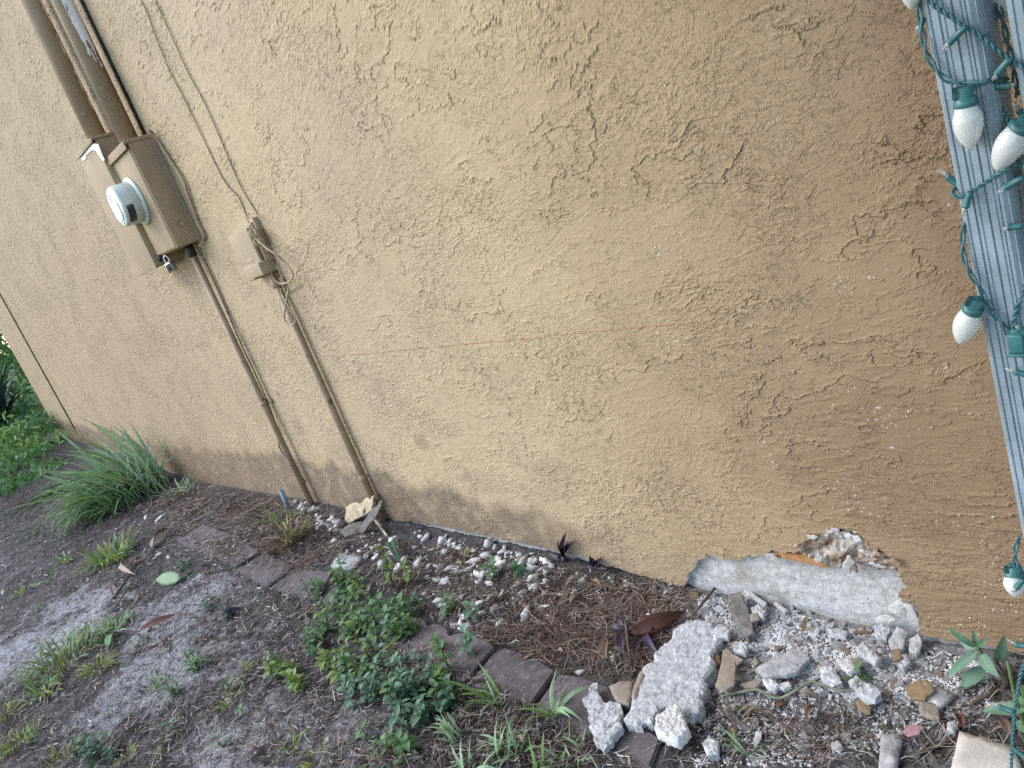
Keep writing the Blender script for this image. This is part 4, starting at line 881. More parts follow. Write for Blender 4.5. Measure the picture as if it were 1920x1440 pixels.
for k, (nm, pts, top, th, m, lab, cat) in enumerate([
    ('wood_stub', [(1363, 1121), (1378, 1116), (1393, 1118), (1404, 1150), (1414, 1180), (1399, 1188), (1385, 1172), (1373, 1157)], .030, .022, MWOODG, 'dark grey broken wood stub lying beside the bare concrete', 'wood stub'),
    ('plaster_strip', [(1394, 1108), (1400, 1104), (1437, 1129), (1432, 1136)], .022, .008, MRUB, 'long white plaster strip leaning against the foot of the concrete', 'plaster strip'),
    ('plaster_strip', [(1450, 1131), (1457, 1129), (1478, 1143), (1470, 1147)], .014, .008, MRUB, 'short white plaster strip at the foot of the concrete', 'plaster strip'),
    ('stucco_chip', [(1353, 1211), (1362, 1208), (1372, 1226), (1380, 1247), (1377, 1287), (1361, 1304), (1343, 1290), (1350, 1253)], .028, .007, MRUBT, 'tall flat tan stucco chip right of the largest slab', 'stucco chip'),
    ('stucco_chip', [(1329, 1224), (1343, 1222), (1351, 1241), (1337, 1258), (1330, 1244)], .020, .006, MRUBB, 'small brown stucco chip tucked beside the largest slab', 'stucco chip'),
    ('stucco_chip', [(1370, 1222), (1394, 1236), (1381, 1248), (1372, 1236)], .022, .006, MRUBT, 'small triangular tan chip right of the tall tan chip', 'stucco chip'),
    ('plaster_slab', [(1415, 1258), (1450, 1233), (1487, 1208), (1502, 1213), (1515, 1228), (1506, 1246), (1493, 1262), (1462, 1268), (1431, 1273)], .026, .012, MRUB, 'squared pale plaster slab with a straight white edge, strewn with crumbs', 'plaster slab'),
    ('rubble_block', [(1537, 1248), (1548, 1241), (1560, 1244), (1570, 1262), (1578, 1278), (1561, 1291), (1548, 1284), (1537, 1268)], .028, .020, MRUB, 'upright grey rubble block in the middle of the heap', 'rubble'),
    ('rubble_block', [(1570, 1231), (1584, 1227), (1594, 1231), (1608, 1257), (1591, 1264), (1578, 1250)], .024, .014, MRUB, 'grey oblong rubble piece above the largest white lump', 'rubble'),
    ('rubble_block', [(1587, 1268), (1604, 1258), (1620, 1276), (1640, 1284), (1651, 1298), (1641, 1314), (1617, 1307), (1600, 1290)], .034, .028, MWHITE, 'largest white plaster lump on the rubble heap', 'rubble'),
    ('wood_splinter', [(1603, 1213), (1623, 1211), (1640, 1219), (1651, 1230), (1641, 1243), (1620, 1230), (1609, 1222)], .026, .012, MWHITE, 'white painted wood splinter on the right of the heap', 'splinter'),
    ('stucco_chip', [(1672, 1217), (1687, 1216), (1691, 1233), (1674, 1238)], .024, .006, MRUBB, 'squarish brown chip on the right end of the heap', 'stucco chip'),
    ('stucco_chip', [(1603, 1311), (1620, 1307), (1634, 1321), (1631, 1337), (1616, 1334), (1607, 1323)], .018, .008, MRUBB, 'brown chip below the largest white lump', 'stucco chip'),
    ('board_scrap', [(1716, 1289), (1760, 1286), (1793, 1298), (1759, 1327), (1735, 1318)], .016, .010, MTILE, 'thin pale board scrap under the brown chip', 'board'),
    ('stucco_chip', [(1697, 1288), (1716, 1274), (1741, 1273), (1751, 1293), (1734, 1311), (1707, 1311)], .024, .007, MRUBB, 'largest brown painted chip with a white edge, on the pale board', 'stucco chip'),
    ('stucco_chip', [(1722, 1318), (1751, 1304), (1758, 1325), (1760, 1346), (1742, 1344), (1726, 1337)], .020, .009, MRUBT, 'pale square cornered chip below the largest brown chip', 'stucco chip'),
    ('tile_scrap', [(1652, 1376), (1694, 1375), (1687, 1408), (1679, 1446), (1646, 1446)], .012, .010, MTILE, 'dusty grey tile scrap with a white edge, half buried', 'tile'),
    ('board_scrap', [(1799, 1372), (1846, 1381), (1896, 1391), (1910, 1420), (1922, 1452), (1850, 1460), (1782, 1452), (1790, 1410)], .022, .016, MBOARD, 'beige board offcut in the bottom right corner', 'board'),
    ('stucco_chip', [(1386, 1284), (1405, 1276), (1428, 1273), (1420, 1287), (1400, 1292)], .018, .005, MRUBT, 'flat tan wedge below the squared plaster slab', 'stucco chip'),
    ('rubble_block', [(1338, 1178), (1352, 1168), (1368, 1178), (1364, 1192), (1345, 1194)], .026, .022, MWHITE, 'round white lump left of the dark wood stub', 'rubble'),
    ('rubble_block', [(1372, 1206), (1390, 1200), (1402, 1208), (1396, 1222), (1376, 1221)], .026, .020, MWHITE, 'round white lump below the dark wood stub', 'rubble'),
    ('stucco_chip', [(1417, 1371), (1429, 1371), (1426, 1386), (1419, 1395), (1412, 1386)], .012, .006, MRUB, 'small white chip standing alone in the dark soil below the heap', 'stucco chip'),
    ('rubble_block', [(1316, 1392), (1330, 1382), (1346, 1390), (1345, 1408), (1325, 1412)], .022, .022, MRUB, 'grey crumbly lump in the dark soil below the popcorn chunk', 'rubble'),
    ('plaster_strip', [(1550, 1178), (1570, 1178), (1589, 1184), (1584, 1192), (1562, 1188)], .020, .010, MRUB, 'pale plaster strip lying level near the top of the heap', 'plaster strip'),
    ('stucco_chip', [(1404, 1152), (1420, 1148), (1424, 1160), (1408, 1164)], .024, .005, MRUBT, 'tan chip right beside the dark wood stub', 'stucco chip'),
    ('rubble_block', [(1408, 1140), (1424, 1134), (1434, 1144), (1430, 1154), (1412, 1152)], .026, .018, MWHITE, 'white lump between the dark wood stub and the plaster strips', 'rubble'),
    ('rubble_block', [(1428, 1272), (1446, 1270), (1462, 1282), (1452, 1294), (1438, 1290)], .024, .018, MRUB, 'grey lump at the lower corner of the squared slab', 'rubble'),
    ('rubble_block', [(1462, 1280), (1478, 1276), (1484, 1286), (1470, 1292), (1460, 1288)], .020, .012, MRUB, 'tan grey lump above the green stem', 'rubble'),
    ('rubble_block', [(1638, 1176), (1656, 1170), (1668, 1180), (1660, 1192), (1642, 1190)], .026, .018, MWHITE, 'white lump close under the wall at the right of the heap', 'rubble'),
    ('rubble_block', [(1664, 1198), (1684, 1180), (1702, 1190), (1690, 1208), (1670, 1212)], .024, .016, MRUB, 'broad grey lump close under the right end of the hole', 'rubble'),
    ('rubble_block', [(1704, 1200), (1722, 1190), (1728, 1206), (1716, 1222), (1702, 1216)], .020, .014, MRUB, 'grey lump at the right corner of the hole', 'rubble'),
    ('rubble_block', [(1686, 1234), (1700, 1226), (1706, 1240), (1694, 1250), (1684, 1246)], .020, .014, MWHITE, 'white lump below the squarish brown chip', 'rubble'),
    ('stucco_chip', [(1593, 1232), (1612, 1234), (1624, 1246), (1612, 1250), (1598, 1244)], .018, .005, MRUBT, 'grey tan chip beside the white wood splinter', 'stucco chip'),
    ('stone', [(1776, 1352), (1790, 1346), (1796, 1360), (1788, 1372), (1774, 1366)], .018, .018, MRUB, 'smooth grey stone left of the beige board', 'stone'),
    ('stone', [(1558, 1392), (1572, 1388), (1582, 1398), (1576, 1410), (1560, 1408)], .014, .014, MRUB, 'round grey stone half sunk in the bottom soil', 'stone'),
    ('stucco_chip', [(1690, 1371), (1704, 1360), (1718, 1356), (1731, 1362), (1724, 1376), (1704, 1381)], .014, .004, mat('pink_scrap', (.36, .20, .21), .8, .15, 40), 'faded pink scrap lying in the grey soil', 'scrap'),
]):
    flat = 'board' in nm or 'tile' in nm; piece(nm, pts, top, th * (.75 if nm == 'rubble_block' else 1), m, lab, cat, 60 + k, .04 if flat else .30 if nm in ('rubble_block', 'wood_splinter', 'wood_stub') else .16, .04 if flat else .24, fine=8, sub=3, freq=3.4, smooth=(nm == 'stone' or flat), tiltx=rnd.uniform(-.08, .12), tilty=rnd.uniform(-.08, .08))
# small crumbs: individuals, then the finest as one heap
rs = np.random.RandomState(21)
HEAP = [(1300, 1118), (1420, 1118), (1560, 1165), (1720, 1200), (1745, 1235), (1700, 1290), (1620, 1330), (1540, 1275), (1420, 1250), (1330, 1175)]
WIDE = [(1290, 1110), (1740, 1210), (1850, 1250), (1860, 1330), (1700, 1400), (1500, 1440), (1300, 1440), (1320, 1300), (1350, 1200)]
crumbs = []
for k in range(7):
    VF = stone(k + 30, 1, 1, .5 + .3 * rnd.random(), .35 + .3 * rnd.random(), .5, 1.6); crumbs.append(mk('rubble_bit', VF[0], VF[1], MRUB, False))
pts = np.concatenate([inpx(HEAP, 200, rs), inpx(WIDE, 90, rs)])
for i, (a, b) in enumerate(pts):
    p = G(a, b); s = pxsize(p) * rs.choice([3.2, 4.5, 6., 8., 11.], p=[.25, .30, .23, .15, .07])
    o = obj('rubble_bit', crumbs[i % 7], None, p + Vector((0, 0, s * .25))); o.scale = (s, s, s); o.rotation_euler = (rs.uniform(-.5, .5), rs.uniform(-.5, .5), rs.uniform(0, 6.3))
    tag(o, 'small crumb of pale plaster in the rubble under the broken wall', 'rubble', 'small crumbs of plaster in the rubble')
FL = []
for k in range(10):
    n_ = rnd.randint(4, 7); P_ = [(math.cos(6.283 * (i + rnd.uniform(-.25, .25)) / n_) * rnd.uniform(.8, 1.2), math.sin(6.283 * (i + rnd.uniform(-.25, .25)) / n_) * rnd.uniform(.4, .8)) for i in range(n_)]
    VF = slab(P_, .34, 400 + k, .22, .14, 5, 2); FL.append([mk('stucco_flake', *VF, q, False) for q in (MRUB, MWHITE, MRUBT, MRUBB)])
for i, (a, b) in enumerate(np.concatenate([inpx(HEAP, 135, rs), inpx(WIDE, 155, rs)])):
    p = G(a, b); s = pxsize(p) * rs.uniform(5.5, 16); j = int(rs.choice(4, p=[.50, .28, .16, .06]))
    o = obj('stucco_flake', FL[i % 10][j], None, p + Vector((0, 0, s * .16))); o.scale = (s, s, s); o.rotation_euler = (rs.uniform(-.35, .35), rs.uniform(-.35, .35), rs.uniform(0, 6.3))
    nm_ = ('pale grey', 'white', 'tan painted', 'brown painted')[j]; tag(o, nm_ + ' flat flake of stucco lying on the rubble', 'stucco flake', nm_ + ' stucco flakes on the rubble')
def scatter_stones(name, P, smin, smax, m, seed, sub=1, lift=.2):
    r = np.random.RandomState(seed); bases = [stone(200 + k, sub, 1, .8, .6, .45, 1.6) for k in range(5)]; V = []; Q = []; n0 = 0
    x, y, z = Gv(P[:, 0], P[:, 1]); n = len(x)
    vv = [np.array([tuple(v) for v in b[0]]) for b in bases]; ff = np.array(bases[0][1])
    Vs = []; Fs = []
    for i in range(n):
        s = smin + (smax - smin) * r.rand() ** 2.5; a = r.rand() * 6.3; c, d = math.cos(a), math.sin(a); v = vv[i % 5] * s
        Vs.append(np.stack([v[:, 0] * c - v[:, 1] * d + x[i], v[:, 0] * d + v[:, 1] * c + y[i], v[:, 2] + z[i] + s * lift], 1)); Fs.append(ff + n0); n0 += len(v)
    me = bpy.data.meshes.new(name); V = np.concatenate(Vs); F = np.concatenate(Fs)
    me.from_pydata(V.tolist(), [], F.tolist()); me.materials.append(m); me.update(); return tag(obj(name, me), kind='stuff')
scatter_stones('fine_plaster_rubble', np.concatenate([inpx(HEAP, 8000, rs), inpx(WIDE, 9000, rs)]), .0008, .0048, mat('white_plaster_crumbs', (.44, .44, .435), .92, 0, 90, .3, 200, col2=(.70, .70, .69)), 3)
scatter_stones('fine_grit', np.concatenate([inpx([(0, 1100), (300, 960), (640, 1120), (1000, 1340), (1200, 1440), (0, 1440)], 1500, rs), inpx([(700, 990), (1080, 1060), (1280, 1110), (1180, 1270), (900, 1200)], 900, rs)]), .0008, .0030, mat('grey_grit', (.17, .16, .155), .95, .4, 80, objvar=.3), 4)

# ---- white pebbles in the bed
MPEB = mat('white_pebble', (.60, .59, .565), .7, .22, 60, .5, 120, objvar=.30, spec=.35)
MPEBT = mat('tan_pebble', (.30, .25, .20), .7, .2, 60, .25, 120, objvar=.2)
pebs = []
for k in range(9):
    VF = stone(k + 1, 2, 1, .55 + .25 * rnd.random(), .42 + .2 * rnd.random(), .75, 1.5); pebs.append((mk('pebble', *VF, MPEB), mk('pebble', *VF, MPEBT)))
BED = [(735, 990), (800, 994), (1060, 1052), (1105, 1092), (1050, 1150), (965, 1135), (880, 1175), (800, 1120), (700, 1078), (722, 1020)]
BEDL = [(545, 930), (600, 952), (650, 985), (640, 1005), (590, 990), (560, 965)]
BEDF = [(830, 1010), (1040, 1055), (1030, 1100), (960, 1125), (880, 1090), (820, 1060)]
def pebble(a, b, sp, tan, lab, grp, k=None):
    p = G(a, b); s = pxsize(p) * sp; o = obj('pebble', pebs[(k if k is not None else rs.randint(9)) % 9][1 if tan else 0], None, p + Vector((0, 0, s * .12 + .001)))
    o.scale = (s * rs.uniform(.85, 1.3), s * rs.uniform(.8, 1.15), s * rs.uniform(.8, 1.3)); o.rotation_euler = (rs.uniform(-.4, .4), rs.uniform(-.4, .4), rs.uniform(0, 6.3)); return tag(o, lab, 'pebble', grp)
for a, b in np.concatenate([inpx(BED, 75, rs), inpx(BEDF, 62, rs)]):
    tn = rs.rand() < .14
    pebble(a, b, rs.choice([4.5, 6.5, 8.5, 10.5, 13], p=[.20, .28, .27, .17, .08]), tn, ('tan' if tn else 'white') + ' pebble among pine needles in the bed below the chalk line', ('tan' if tn else 'white') + ' pebbles in the needle bed at the wall')
for a, b in inpx([(1000, 1120), (1280, 1140), (1180, 1255), (1040, 1240)], 26, rs): pebble(a, b, rs.uniform(3.5, 8.5), rs.rand() < .35, 'pebble lost in the needles around the purple plants', 'pebbles in the needles around the purple plants')
scatter_stones('small_white_gravel', np.concatenate([inpx(BED, 190, rs), inpx(BEDF, 130, rs), inpx(BEDL, 40, rs), inpx([(1050, 1066), (1280, 1114), (1290, 1150), (1090, 1125)], 60, rs)]), .0025, .0085, MPEB, 8, 2, .1)
BEDR = [(1050, 1066), (1280, 1114), (1290, 1150), (1200, 1160), (1090, 1125)]
for a, b in inpx(BEDR, 34, rs): pebble(a, b, rs.uniform(3.5, 9), rs.rand() < .3, 'pebble half buried in needles between the purple plants and the hole', 'pebbles in needles near the hole')
for a, b in inpx([(620, 985), (735, 1000), (720, 1060), (640, 1050), (590, 1020)], 22, rs): pebble(a, b, rs.uniform(4, 9), rs.rand() < .3, 'pebble in the needles below the wood scraps', 'pebbles below the wood scraps')
for a, b in inpx(BEDL, 38, rs): pebble(a, b, rs.uniform(4.5, 9), False, 'white pebble in the patch between the two conduits', 'white pebbles between the two conduits')
for a, b, s_ in ((418, 1016, 5), (426, 1027, 5.5), (441, 1016, 6.5), (441, 1026, 7), (446, 1033, 6.5), (453, 1010, 4.5), (459, 1017, 5.5), (390, 1033, 3), (445, 1010, 5)):
    pebble(a, b, s_, False, 'small white pebble on or beside the second paver from the left', 'white pebbles on the pebbled paver')
for a, b, s_ in ((627, 1015, 8), (738, 1033, 9), (703, 1030, 12), (688, 1044, 9), (658, 1073, 13), (716, 1062, 11), (795, 1121, 11), (822, 1088, 12), (849, 1068, 12), (858, 1071, 10), (928, 1145, 15), (905, 1153, 13), (900, 1135, 13), (988, 1154, 15), (1022, 1142, 14), (1030, 1160, 10), (937, 1170, 9), (853, 1174, 10), (866, 1172, 11), (875, 1177, 10), (1089, 1262, 10), (1122, 1206, 7), (1160, 1232, 8), (1260, 1096, 9), (1253, 1112, 10), (1150, 1130, 8), (1090, 1092, 10), (1292, 1155, 11), (1150, 1240, 11)):
    pebble(a, b, s_, False, 'larger white pebble lying loose in the needle bed', 'larger white pebbles in the bed')
for a, b, s_ in ((8, 1112, 7), (275, 972, 8), (300, 975, 8), (300, 1040, 5), (292, 1047, 6), (318, 1047, 7), (275, 960, 6), (92, 922, 7), (5, 905, 8), (566, 1095, 6), (552, 1386, 4), (605, 1365, 5), (615, 1390, 7)):
    pebble(a, b, s_, s_ == 6, 'stray pebble on the dark soil left of the pavers', 'stray pebbles left of the pavers')
pebble(474, 1046, 12, False, 'large white pebble at the edge of the second paver', None, 3)
for a, b in ((1393, 1257), (1391, 1274), (1417, 1244)): pebble(a, b, 11, True, 'round tan stone beside the squared plaster slab', 'round tan stones beside the slab')

# ---- wood scraps, pipe stub, pine cone
def standing(name, base, pts, th, m, label, cat, lean=.0, seed=1):
    g = G(*base); P = [YP(x, y, g.y) for x, y in pts]
    P = [Vector((p.x, p.y + lean * (p.z - g.z), p.z)) for p in P]; c = sum(P, Vector()) / len(P)
    Q_ = [Vector((p.x - c.x, p.z - c.z, 0)) for p in P]; VF = slab(Q_, th, seed, .14, .14, 10, 3)
    o = part(name, xf(VF, Matrix.Translation(c) @ ROT(R(90) - lean * .8)), m, smooth=False); return tag(o, label, cat)
standing('wood_block', (657, 984), [(639, 957), (655, 950), (662, 956), (668, 944), (679, 940), (686, 966), (662, 982), (653, 988), (646, 976)], .022, MWOODP, 'pale split wood block standing against the wall between the conduits', 'wood scrap', .5, 4)
standing('wood_sliver', (672, 1000), [(667, 1003), (675, 984), (690, 958), (703, 946), (701, 962), (690, 986), (679, 1003)], .012, MWOODG, 'pointed grey wood sliver leaning in front of the split block', 'wood scrap', .25, 5)
g0, g1 = G(726, 1005, .004), YP(690, 958, G(726, 1005).y + .06)
o = part('wood_stick', tube([g0, g0.lerp(g1, .5) + Vector((0, 0, .004)), g1], [.005, .006, .004], 6), MWOODP, smooth=False); tag(o, 'thin pale stick leaning beside the thick conduit', 'stick')
piece('wood_plank', [(638, 996), (655, 985), (678, 977), (684, 984), (668, 998), (645, 1003)], .016, .010, MWOODG, 'flat dark wood scrap lying before the split block', 'wood scrap', 77, .2, .1)
a = G(545, 963, -.02); b = YP(527, 919, a.y)
st_ = part('pipe_stub', lathe([(.0105, 0), (.0105, (b - a).length), (.0085, (b - a).length), (.0085, (b - a).length - .02)], a, b - a, 14), mat('blue_grey_pvc', (.20, .27, .31), .5, .12, 30)); tag(st_, 'short blue grey plastic pipe stub sticking up by the wall', 'pipe')
cp = G(925, 1128, .012); s = pxsize(cp) * 11; VV = [stone(3, 2, 1, .8, .8, .1)]
VV = [xf(VV[0], Matrix.Scale(.8, 4))]
for k in range(46):
    zz = -1 + 2 * (k + .5) / 46; a_ = k * 2.4; rr = math.sqrt(1 - zz * zz); d = Vector((zz, rr * math.cos(a_) * .8, rr * math.sin(a_) * .8)); t_ = Vector((.5, 0, 0)); w_ = d.cross(Vector((1, 0, 0))).normalized() * .17
    VV.append(([d * .75 + w_, d * .75 - w_, d * 1.08 - w_ * .8 + t_ * .2, d * 1.12 + t_ * .4, d * 1.08 + w_ * .8 + t_ * .2, d * .92], [(0, 1, 2, 3, 4), (0, 5, 1), (1, 5, 2), (2, 5, 3), (3, 5, 4), (4, 5, 0)]))
VV = join(*VV); o = part('pine_cone', xf(VV, Matrix.Translation(cp) @ ROT(0, -.4, .8) @ Matrix.Scale(s, 4)), mat('pine_cone_brown', (.085, .055, .038), .85, .35, 60), smooth=False); tag(o, 'small brown pine cone among the white pebbles', 'pine cone')

# ---- needles and dry litter
MNEED = mat('dry_pine_needles', (1, 1, 1), .8, .12, 30, attr='tone')
def ribbons(name, xs_, ys_, zs_, L_, W_, yaw, tone, m, seed, lift=(.002, .014), curl=.5, seg=4):
    r = np.random.RandomState(seed); n = len(xs_); Vs = []; k = np.linspace(-.5, .5, seg + 1)
    cv = r.normal(0, curl, n); a = yaw[:, None] + cv[:, None] * k[None] * 2
    dx = np.cos(a); dy = np.sin(a); st = L_[:, None] / seg
    X_ = np.concatenate([np.zeros((n, 1)), np.cumsum((dx[:, :-1] + dx[:, 1:]) / 2 * st, 1)], 1); Y_ = np.concatenate([np.zeros((n, 1)), np.cumsum((dy[:, :-1] + dy[:, 1:]) / 2 * st, 1)], 1)
    X_ += xs_[:, None] - X_[:, [seg // 2]]; Y_ += ys_[:, None] - Y_[:, [seg // 2]]; Y_ = np.minimum(Y_, -.003)
    lf = r.uniform(lift[0], lift[1], n); tl = r.normal(0, .06, n)
    Z_ = gh(X_, Y_) + near_h(X_, Y_) + lf[:, None] + np.abs(tl[:, None] * (k[None] * L_[:, None]))
    ds_ = np.maximum(1, (xs_ * fw.x + (ys_ + CAM_D) * fw.y + (zs_ - CAM_H) * fw.z) / 2.1); W_ = W_ * ds_
    hw = (W_[:, None] * .5) * np.array([.6] + [1] * (seg - 1) + [.4])[None]
    up_ = (r.rand(n) < .5)[:, None]
    for P_, tp in PAVXY: Z_ = np.where(inpoly(X_, Y_, P_) & up_, np.maximum(Z_, gh(X_, Y_) + tp + .001 + lf[:, None] * .5), Z_)
    roll = r.uniform(-.6, .6, n)[:, None]
    A = np.stack([X_ - dy * hw, Y_ + dx * hw, Z_ + roll * hw], -1); B = np.stack([X_ + dy * hw, Y_ - dx * hw, Z_ - roll * hw], -1)
    V = np.stack([A, B], 2).reshape(n, -1, 3); nv = 2 * (seg + 1)
    q = np.array([(2 * i, 2 * i + 1, 2 * i + 3, 2 * i + 2) for i in range(seg)]); Q = (q[None] + (np.arange(n) * nv)[:, None, None]).reshape(-1, 4)
    me = npmesh(name, V.reshape(-1, 3), Q, m); cattr(me, 'tone', np.repeat(tone, nv, 0)); return tag(obj(name, me), kind='stuff')
def near_h(x, y): return sst(-6, -3.5, x) * sst(-2.4, -1.4, y) * (.0065 * fbm(x * 28, y * 28, 201, 3) + .0038 * fbm(x * 75, y * 75, 203, 3))
def tones(n, pal, r):
    c = np.array(pal)[r.randint(len(pal), size=n)]; return c * r.uniform(.7, 1.25, (n, 1))
NE = [([(300, 905), (620, 958), (720, 1000), (560, 1085), (330, 1015), (240, 955)], 2000), ([(320, 900), (520, 935), (600, 960), (540, 990), (420, 975), (300, 950)], 1500), ([(690, 1010), (1060, 1062), (1290, 1105), (1310, 1170), (1190, 1270), (1040, 1262), (900, 1205), (800, 1130), (640, 1085)], 1300),
      ([(1040, 1080), (1290, 1110), (1250, 1190), (1180, 1260), (1040, 1250), (920, 1190), (980, 1130)], 1150), ([(0, 900), (300, 930), (600, 1130), (750, 1200), (1000, 1330), (1200, 1440), (0, 1440)], 1500),
      ([(1290, 1320), (1740, 1330), (1920, 1240), (1920, 1440), (1240, 1440)], 50), ([(1470, 1330), (1600, 1350), (1640, 1440), (1480, 1440)], 60), ([(0, 850), (260, 900), (350, 1000), (0, 1000)], 500)]
PN = np.concatenate([inpx(p, n, rs) for p, n in NE]); x, y, z = Gv(PN[:, 0], PN[:, 1]); n = len(x)
ribbons('pine_needle_litter', x, y, z, rs.uniform(.05, .13, n), rs.uniform(.0009, .0016, n), rs.uniform(0, math.pi, n), tones(n, [(.150, .080, .055), (.185, .112, .080), (.105, .068, .054), (.28, .215, .165), (.34, .275, .20), (.070, .054, .048), (.055, .045, .042)], rs), MNEED, 5)
LI = [([(0, 890), (300, 930), (600, 1130), (750, 1200), (1000, 1330), (1200, 1440), (0, 1440)], 17000), ([(690, 1010), (1290, 1105), (1190, 1270), (900, 1205), (640, 1085)], 3500), ([(1290, 1320), (1740, 1330), (1920, 1240), (1920, 1440), (1240, 1440)], 900), ([(250, 920), (620, 958), (720, 1000), (600, 1090), (330, 1015)], 1500)]
PN = np.concatenate([inpx(p, n, rs) for p, n in LI]); x, y, z = Gv(PN[:, 0], PN[:, 1])
# less litter on the washed sand
sd = np.zeros(len(x))
for (px, py), ra, rb, an, k in SAND:
    c = G(px, py); a = R(an); dx = x - c.x; dy = y - c.y; u = dx * math.cos(a) + dy * math.sin(a); v = -dx * math.sin(a) + dy * math.cos(a); sd = np.maximum(sd, k * np.exp(-((u / ra) ** 2 + (v / rb) ** 2)))
kp = rs.rand(len(x)) > sd * .40; x, y, z = x[kp], y[kp], z[kp]; n = len(x)
ribbons('dry_grass_litter', x, y, z, rs.uniform(.010, .042, n), rs.uniform(.0010, .0032, n), rs.uniform(0, math.pi, n), tones(n, [(.135, .105, .085), (.080, .060, .050), (.23, .19, .16), (.42, .40, .37), (.055, .044, .040), (.030, .024, .022), (.022, .019, .019), (.30, .25, .20)], rs), MNEED, 6, (.0015, .011), .45, 3)

# ================================================================== DEAD LEAVES AND TWIGS
def leafmat(name, c, tl=.25, rough=.5, var=.22, ov=.18): return mat(name, c, rough, var, 28, .2, 90, objvar=ov, transl=tl, spec=.35)
MG1 = leafmat('weed_leaf_green', (.105, .205, .080)); MG2 = leafmat('weed_leaf_dark_green', (.052, .125, .062)); MG3 = leafmat('weed_leaf_yellow_green', (.150, .235, .055))
MBLUE = leafmat('grey_green_leaf', (.115, .215, .130), .2, .45)
MGRASS = leafmat('grass_green', (.185, .310, .095), .3); MGRASSB = leafmat('grass_bluish_green', (.28, .42, .23), .25); MGRASSY = leafmat('grass_yellow_green', (.30, .37, .065), .3)
MSTRAW = leafmat('dry_straw', (.235, .175, .115), .15, .7)
MPURP = leafmat('dark_purple_leaf', (.030, .016, .030), .1, .4); MPURP2 = leafmat('bright_purple_leaf', (.060, .032, .070), .2, .4)
MRED = leafmat('red_brown_dead_leaf', (.115, .042, .026), .15, .6); MBRN = leafmat('brown_dead_leaf', (.200, .130, .085), .15, .7); MTANL = leafmat('tan_dead_leaf', (.30, .235, .17), .15, .75); MBLK = leafmat('black_wet_leaf', (.010, .013, .018), .05, .35)
MLIGHTG = leafmat('pale_green_leaf', (.190, .330, .150), .25, .45, .12)
MSTEM = mat('green_stem', (.10, .14, .05), .7, .25, 40); MTWIG = mat('brown_twig', (.110, .075, .055), .85, .3, 40, .3, 150); MTWIGG = mat('grey_twig', (.075, .068, .066), .85, .3, 40, .3, 150)
def orient(base, tip, nrm):
    x = (tip - base).normalized(); z = (Vector(nrm) - Vector(nrm).dot(x) * x).normalized(); y = z.cross(x)
    return Matrix(((x.x, y.x, z.x, base.x), (x.y, y.y, z.y, base.y), (x.z, y.z, z.z, base.z), (0, 0, 0, 1)))
def leaf_on(base, tip, wpx, m, label, fold=.25, droop=.05, curl=.08, lift=.006, nrm=(0, 0, 1), name='fallen_leaf', cat='leaf', group=None, seed=0):
    a, b = G(*base, lift), G(*tip, lift); L = (b - a).length; VF = leafshape(L, wpx * pxsize(a), fold, droop, curl, 8, 1, seed)
    o = part(name, xf(VF, orient(a, b, nrm)), m); o.modifiers.new('thickness', 'SOLIDIFY').thickness = .0006; return tag(o, label, cat, group)
leaf_on((340, 1084), (292, 1087), 27, MLIGHTG, 'oval pale green leaf lying flat on the grey sand', .06, .0, .05, .022, (.15, -.75, .7))
leaf_on((265, 1181), (329, 1152), 15, MRED, 'curled red brown leaf lying on the grey sand', .5, .0, .05, .018, (.15, -.7, .7))
leaf_on((406, 1162), (452, 1139), 19, MBLK, 'wet black leaf below the pavers', .2, .0, .05, .018, (.15, -.7, .7))
leaf_on((286, 1028), (318, 990), 18, MTANL, 'curled striped tan leaf at the left end of the pavers', .4, .0, .1, .018, (.15, -.7, .7))
leaf_on((236, 1050), (256, 1078), 12, MTANL, 'curled pale leaf beside the bright grass tuft', .5, .0, .1, .02, (.3, -.7, .6))
leaf_on((203, 1214), (214, 1186), 14, MLIGHTG, 'small pale green leaf under the grey stick', .2, .0, .1, .010)
leaf_on((1178, 1186), (1286, 1146), 34, MRED, 'large red brown leaf standing on edge beside the purple plant', .35, .10, .10, .022, (.35, -.75, .5))
leaf_on((735, 1018), (752, 1060), 17, MG2, 'striped dark green leaf standing among the pebbles', .3, .1, .2, .02, (.6, -.3, .6))
for i, (bx, by, tx, ty, w_) in enumerate(((1336, 1225, 1352, 1255, 16), (1088, 1115, 1068, 1135, 13), (1078, 1098, 1062, 1128, 10), (1120, 1230, 1145, 1208, 10), (1135, 1240, 1142, 1202, 13), (1046, 1222, 1058, 1226, 10), (1242, 1075, 1258, 1092, 9), (862, 1040, 848, 1052, 12), (1200, 1205, 1228, 1215, 12), (1085, 1080, 1060, 1100, 10), (1380, 1125, 1372, 1160, 12), (1798, 1340, 1808, 1372, 16), (1880, 1350, 1894, 1380, 20), (1500, 1300, 1535, 1313, 16), (1512, 1350, 1532, 1325, 14), (1210, 1360, 1214, 1374, 8), (250, 1065, 262, 1048, 14), (215, 1120, 222, 1104, 10), (520, 1020, 528, 995, 9), (470, 1415, 487, 1404, 12), (590, 1150, 600, 1135, 8), (1145, 1215, 1180, 1230, 9), (1110, 1090, 1130, 1105, 11), (1010, 1200, 1032, 1192, 10), (980, 1240, 1010, 1225, 8))):
    leaf_on((bx, by), (tx, ty), w_, (MBRN, MTANL, MBRN, MRED)[i % 4], 'small curled dead leaf lying in the litter', .5 + .3 * (i % 3), 0, .12 + .06 * (i % 3), .009, group='dead leaves in the litter', seed=i, name='dead_leaf')
